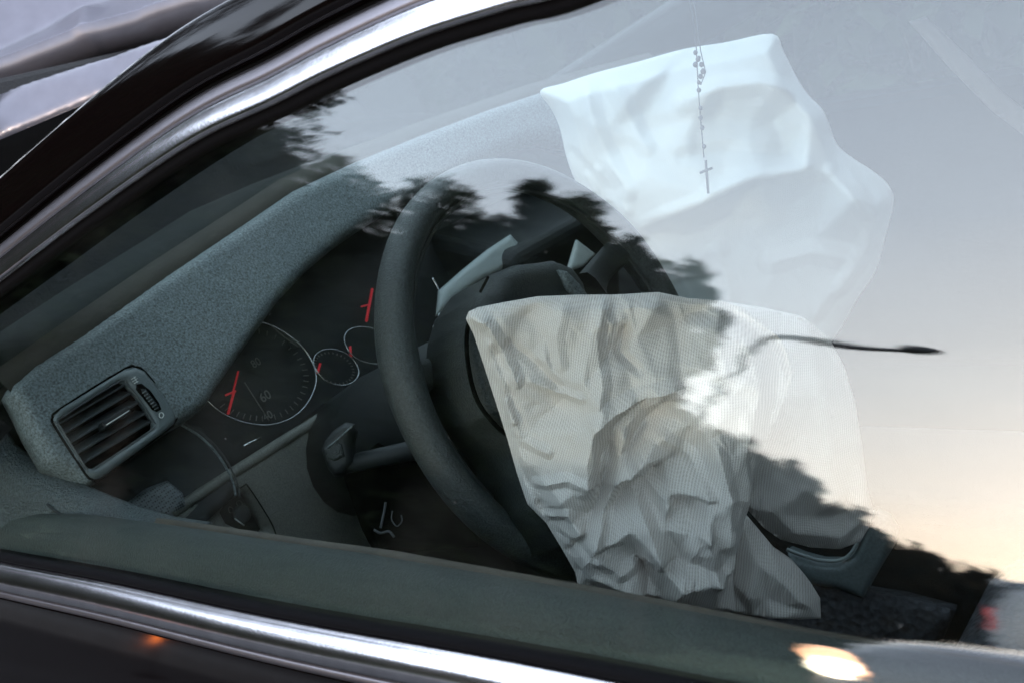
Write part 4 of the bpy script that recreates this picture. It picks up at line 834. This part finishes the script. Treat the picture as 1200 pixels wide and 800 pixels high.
def make_crown(n, rx, rz, cz, leaf, seed):
    r = np.random.default_rng(seed); cl = []
    for i in range(34):
        a = r.uniform(0, 2*math.pi); u = r.uniform(-.8, 1); q = r.uniform(.35, 1)**.5
        cl.append((rx*q*math.cos(a)*math.sqrt(max(.05, 1-u*u*.8)), rx*q*math.sin(a)*math.sqrt(max(.05, 1-u*u*.8)), cz + rz*u*q, r.uniform(.18, .40)*rx))
    cl = np.array(cl); ids = r.integers(0, len(cl), n); c = cl[ids]
    dv = r.normal(size=(n, 3)); dv /= np.linalg.norm(dv, axis=1)[:, None]; rad = r.uniform(0, 1, n)**.45
    p = c[:, :3] + dv*(c[:, 3]*rad)[:, None]
    t1 = r.normal(size=(n, 3)); t1 /= np.linalg.norm(t1, axis=1)[:, None]; t2 = np.cross(t1, r.normal(size=(n, 3))); t2 /= np.linalg.norm(t2, axis=1)[:, None]
    s = leaf*r.uniform(.6, 1.4, n)[:, None]
    v = np.stack([p - t1*s, p + t2*s*.5, p + t1*s, p - t2*s*.5], 1).reshape(-1, 3); f = np.arange(4*n).reshape(-1, 4)
    return v, f, cl
def tree(name, loc, h, rx, seed, m, label, group='trees beyond the parking strip', leaves=9000, low=.25):
    rz = h*(1 - low)/2; cz = h*low + rz
    t = empty(name, loc, label, 'tree', group); v, f, cl = make_crown(leaves, rx, rz, cz, .115, seed)
    obj('crown', v + np.array(loc), f, m, t, False)
    mm = MB(); L = V(*loc); mm.add(*tube([L, L + V(.05, .03, h*.25), L + V(-.05, .1, h*.5), L + V(.05, 0, h*.8)], [h*.03, h*.022, h*.014, h*.004], 8))
    for c in cl[:10]:
        b0 = L + V(0, .02, h*(.25 + .3*abs(c[2]/h - .2))); e_ = L + c[:3]; mm.add(*tube([b0, (b0 + e_)/2 + V(0, 0, .15), e_], [h*.010, h*.007, h*.002], 5))
    mm.build('trunk', 'bark', t); return t
TR = [(66, 20, 10.5, 4.0, 'tall dark tree at the far edge of the row, reflected in the pillar'), (58, 19, 9.6, 3.2, 'tall dark broad tree in the upper left of the reflection'), (52, 20, 7.9, 2.6, 'lower bushy tree in the dip of the reflected tree line'),
      (46.5, 20, 7.0, 2.4, 'round dark tree behind the gauges in the reflection'), (42.3, 20, 7.5, 2.0, 'dark tree reflected above the steering wheel'), (37.9, 20, 8.5, 1.5, 'highest pointed tree reflected beside the passenger airbag'), (34.2, 20, 6.9, 1.2, 'rounded tree reflected over the right of the steering wheel')]
TR.append((31.9, 19, 6.6, .85, 'small slender young tree at the right end of the row, crown above the growth'))
for az, h, rx, lb in ((76, 16.5, 3.6, 'tall tree ahead of the car beside the tall dark row'), (87, 17.5, 4.0, 'tallest tree ahead of the crashed car'), (99, 16.0, 3.8, 'tree ahead and to the far side of the crashed car')): TR.append((az, 17, h, rx, lb))
for i, (az, d, h, rx, lb) in enumerate(TR):
    p = dirp(az, d); tree('broadleaf_tree', tuple(p), h, rx, 20 + i, 'leaf', lb, leaves=(17000 if i < 7 else 9000) if i != 7 else 2600, low=.12 if i != 7 else .70)
for i, (az, d, h, rx) in enumerate([(62, 25, 8, 4.5), (54, 26, 7.2, 4), (48, 26, 7, 4), (43, 26, 7, 4), (38, 26, 7, 3.6), (34, 27, 6, 3)]):
    p = dirp(az, d); tree('broadleaf_tree', tuple(p), h, rx, 50 + i, 'leaf', ['dense tree filling the left of the reflection', 'dense tree standing behind the dip of the tree line', 'dense dark tree behind the round one', 'dense dark tree behind the steering wheel reflection', 'dense dark tree behind the pointed tree', 'dense low tree behind the rounded one'][i], leaves=8000, low=.05)
# unbroken growth under the trees and the brown hedge that runs down to the right of the reflection
def growth(name, prof, d0, d1, n, leaf, m, label, seed, cat='shrubs', amp=1.):
    r = np.random.default_rng(seed); A = np.array(prof, float); az = r.uniform(A[0, 0], A[-1, 0], n); dd = r.uniform(d0, d1, n)
    el = np.interp(az, A[:, 0], A[:, 1]) + .5*amp*np.sin(az*2.1) + .35*amp*np.sin(az*5.3 + 1) + r.normal(0, .22, n)
    top = CM[2] + dd*np.tan(np.radians(el)); z = top*r.uniform(0, 1, n)**.75
    p = np.stack([CM[0] - np.sin(np.radians(az))*dd, CM[1] - np.cos(np.radians(az))*dd, z], 1); t1 = r.normal(size=(n, 3)); t1 /= np.linalg.norm(t1, axis=1)[:, None]; t2 = np.cross(t1, r.normal(size=(n, 3))); t2 /= np.linalg.norm(t2, axis=1)[:, None]
    s = leaf*r.uniform(.6, 1.4, n)[:, None]; v = np.stack([p - t1*s, p + t2*s*.55, p + t1*s, p - t2*s*.55], 1).reshape(-1, 3)
    return tag(obj(name, v, np.arange(4*n).reshape(-1, 4), m, None, False), label, cat, kind='stuff')
growth('shrubbery', [(29.8, 8.2), (31.5, 9.8), (32.4, 12.0), (33, 15.2), (35, 17.0), (37.5, 19.2), (39.5, 18.2), (42.7, 16.8), (45.5, 15.8), (49, 15.2), (52, 15.6), (53, 16.6), (54.5, 19.5), (58, 23), (66, 25), (100, 24)], 19, 23, 190000, .13, 'leaf', 'dark unbroken wall of undergrowth and young trees beneath the taller trees', 5, amp=.6)
growth('hedge', [(9, 1.6), (14.4, 2.1), (17, 2.9), (19.6, 3.5), (21.3, 4.6), (25, 6.6), (29.8, 8.4), (33, 10.2), (36, 9)], 24, 27, 45000, .14, 'leaf2', 'brownish hedge falling away to the right behind the street lamp', 6, amp=.45)
v = []; f = []; azs = np.linspace(-60, 115, 200)
for a in azs:
    hh = 6.3 + 2.2*max(0, min(2, (a - 12)/12)) + .5*noise.noise(Vector((a*.5, 0, 0))) + .35*noise.noise(Vector((a*2.1, 3, 0))) + .25*noise.noise(Vector((a*6, 5, 0)))
    v += [tuple(dirp(a, 120)), tuple(dirp(a, 124, hh*.7)), tuple(dirp(a, 130, hh)), tuple(dirp(a, 160, hh*.9)), tuple(dirp(a, 200, 0))]
for i in range(199):
    for j in range(4): f.append((i*5+j, (i+1)*5+j, (i+1)*5+j+1, i*5+j+1))
tag(obj('hillside', v, f, 'hill', None), kind='structure')

# street lamp
LB = dirp(29.6, 23.); lamp = empty('street_lamp', tuple(LB), 'tall street lamp with a long curved arm reflected against the pale sky', 'street lamp')
hd0 = dirp(18.9, 23.6, 0); L = V(*LB); hz = CM[2] + 23.3*math.tan(R(13.2)); A1 = hd0.copy()
pts = [L, L + V(0, 0, 2.0), L + V(0, 0, hz*.70)] + [L*(1-t) + A1*t + V(0, 0, hz*(.70 + .30*math.sin(min(1, t*3.1)*math.pi/2))) for t in (.08, .17, .26, .34, .45, .6, .75, .86)]
for q in pts: pass
m_ = MB(); pp = crom(pts[:3] + pts[3:], 6); m_.add(*tube(pp, np.linspace(.09, .045, len(pp)), 10)); m_.build('pole', 'steel', lamp)
t_ = nrm(A1 - L); a0 = L*(.22) + A1*.78; a0[2] = hz
m_ = MB(); c_ = L*.08 + A1*.92; c_[2] = hz
c_[2] += .05; hv, hf = ellipsoid((0, 0, 0), (.52, .15, .105), 16, 10); sd_ = np.cross(V(0, 0, 1), t_); hv = [c_ + t_*a*(1) + sd_*b*(1 if a < 0 else 1) + V(0, 0, 1)*cc for a, b, cc in hv]; m_.add(hv, hf); m_.build('lamp_head', 'steel', lamp)

# ---- invented amber lamp, put in the road for an orange glint in the door
hz_o = empty('glint_lamp', (-4.99, -3.83, 0), 'added amber lamp on a low stand for an orange glint in the door', 'lamp')
m_ = MB(); m_.add(*tube([(-4.99, -3.83, 0), (-4.99, -3.83, .02), (-4.99, -3.83, .026)], [.09, .09, .03], 16)); m_.add(*tube([(-4.99, -3.83, .02), (-4.99, -3.83, .14), (-4.99, -3.83, .265)], .006, 8)); m_.build('stand', 'rubber', hz_o)
m_ = MB(); m_.add(*ellipsoid((-4.99, -3.83, .30), (.022, .022, .020), 14, 10)); m_.build('lens', 'amber', hz_o)

# ---- parked vehicles
def vehicle(name, loc, L, Wd, H, hood_h, paint, label, head=None, tail=None, van=False, cat='car', fl=1):
    """Faces -X. loc = point on the ground under the middle."""
    t = empty(name, tuple(loc), label, cat); X0, Y0, Z0 = loc; L = L*fl
    hl_ = .30 if not van else .14       # bonnet share
    st = [(-.5, .30, hood_h*.62, .80), (-.485, .26, hood_h*.84, .93), (-.44, .24, hood_h*.93, .97), (-.36, .24, hood_h*.975, 1), (-.5 + hl_, .24, hood_h*1.0, 1), (0, .24, hood_h*1.03, 1), (.3, .24, hood_h*1.04, 1), (.44, .26, hood_h*1.02, .96), (.49, .32, hood_h*.9, .9), (.5, .4, hood_h*.7, .84)]
    v = []; k = 0
    for (u, zl, zt, wf) in st:
        w2 = Wd/2*wf; sec = [(-w2*.86, zl), (-w2*.98, zl + .12), (-w2, (zl + zt)/2), (-w2*.97, zt - .10), (-w2*.88, zt - .025), (-w2*.5, zt + .01), (0, zt + .02)]
        sec = sec + [(-a, b) for a, b in sec[-2::-1]]; k = len(sec)
        for a, b in sec: v.append((X0 + u*L, Y0 + a, Z0 + b))
    f = [(i*k+j, i*k+(j+1) % k, (i+1)*k+(j+1) % k, (i+1)*k+j) for i in range(len(st)-1) for j in range(k)] + [tuple(range(k)), tuple((len(st)-1)*k + j for j in range(k))]
    o = obj('body', v, f, paint, t); ss = o.modifiers.new('s', 'SUBSURF'); ss.levels = 2; ss.render_levels = 2
    # greenhouse
    g0 = -.5 + hl_; rs = [(g0 - .01, hood_h*.98, .86, .0), (g0 + (.10 if van else .15), H - .05, .70, 1), (g0 + .22, H - .005, .69, 1), (.22, H, .69, 1), (.34 if not van else .46, H - .04, .68, 1), (.44 if not van else .49, hood_h*1.02, .80, 0)]
    v = []
    for (u, z, wf, _) in rs: v += [(X0 + u*L, Y0 - Wd/2*.90, Z0 + hood_h*.98), (X0 + u*L, Y0 - Wd/2*wf, Z0 + z - .01), (X0 + u*L, Y0 + Wd/2*wf, Z0 + z - .01), (X0 + u*L, Y0 + Wd/2*.90, Z0 + hood_h*.98)]
    f = [(i*4+j, (i+1)*4+j, (i+1)*4+(j+1) % 4, i*4+(j+1) % 4) for i in range(len(rs)-1) for j in range(4)]
    obj('window_glass', v, f, 'tint', t, False)
    # roof skin + pillars
    mm = MB(); v = []
    for (u, z, wf, kk_) in rs[1:5]: v += [(X0 + u*L, Y0 - Wd/2*(wf + .02), Z0 + z - .03), (X0 + u*L, Y0 - Wd/2*wf*.8, Z0 + z + .015), (X0 + u*L, Y0, Z0 + z + .03), (X0 + u*L, Y0 + Wd/2*wf*.8, Z0 + z + .015), (X0 + u*L, Y0 + Wd/2*(wf + .02), Z0 + z - .03)]
    f = [(i*5+j, (i+1)*5+j, (i+1)*5+(j+1) % 5, i*5+(j+1) % 5) for i in range(3) for j in range(5)]
    mm.add(v, f); obj('roof', v, f, paint, t)
    mm = MB()
    for sg in (-1, 1):
        for (ua, za, wa), (ub, zb, wb) in [((rs[0][0], hood_h*.98, .89), (rs[1][0], H - .05, .71)), ((.02, hood_h, .91), (.02, H - .02, .71)), ((rs[5][0], hood_h, .88), (rs[4][0], H - .05, .70))]:
            mm = MB(); mm.add(*tube([(X0 + ua*L, Y0 + sg*Wd/2*wa, Z0 + za), (X0 + (ua+ub)/2*L, Y0 + sg*Wd/2*(wa+wb)/2, Z0 + (za+zb)/2), (X0 + ub*L, Y0 + sg*Wd/2*wb, Z0 + zb)], .035, 6)); mm.build('window_pillar', paint, t)
    pass
    for u in (-.31, .30):
        for sg in (-1, 1):
            wh = (X0 + u*L, Y0 + sg*(Wd/2 - .10), Z0 + .33); wheel(t, wh, .33, .21, sgn=sg)
    for sg in (-1, 1):
        ev, ef = ellipsoid((0, 0, 0), (.33, .085, .085), 18, 12); mm = MB(); mm.add([(X0 - L*.5 + .30*fl + a, Y0 + sg*Wd*.435 + b, Z0 + hood_h*.745 + c*(1 - .75*max(0, a*fl/.33 + .25)) - .05*(a*fl/.33)) for a, b, c in ev], ef); hl1 = mm.build('headlight', head or 'silver', t)
        if head: mm = MB(); mm.add(*ellipsoid((X0 - L*.5 + .20, Y0 + sg*(Wd*.435 + .05), Z0 + hood_h*.745), (.17, .06, .05), 14, 8)); mm.build('bulb', 'bulb', hl1)
        mm = MB(); mm.add(*box((X0 + L*.492, Y0 + sg*Wd*.41, Z0 + hood_h*.72), (.08, .20, .34))); bevel(mm.build('tail_light', 'tail', t, False), .02)
        mm = MB(); mm.add(*ellipsoid((X0 + g0*L + .35, Y0 + sg*(Wd/2 + .09), Z0 + hood_h + .08), (.07, .11, .07))); mm.build('door_mirror', paint, t)
    mm = MB(); mm.add(*box((X0 - L*.497, Y0, Z0 + hood_h*.55), (.04, Wd*.5, .13))); bevel(mm.build('grille', 'rubber', t, False), .01)
    return t
vehicle('parked_car', (.16, -6.75, .006), 4.5, 1.82, 1.36, .93, 'silver_paint', 'silver car with its headlights on, reflected in the lower right of the pane', 'lamp_on')
vehicle('parked_van', tuple(dirp(8.3, 20.5, 0)), 5.0, 1.95, 1.98, 1.86, 'white_paint', 'white van standing beyond the silver car, reflected at the right edge', None, van=True, cat='van', fl=-1)

S.render.resolution_x = 1024; S.render.resolution_y = 682
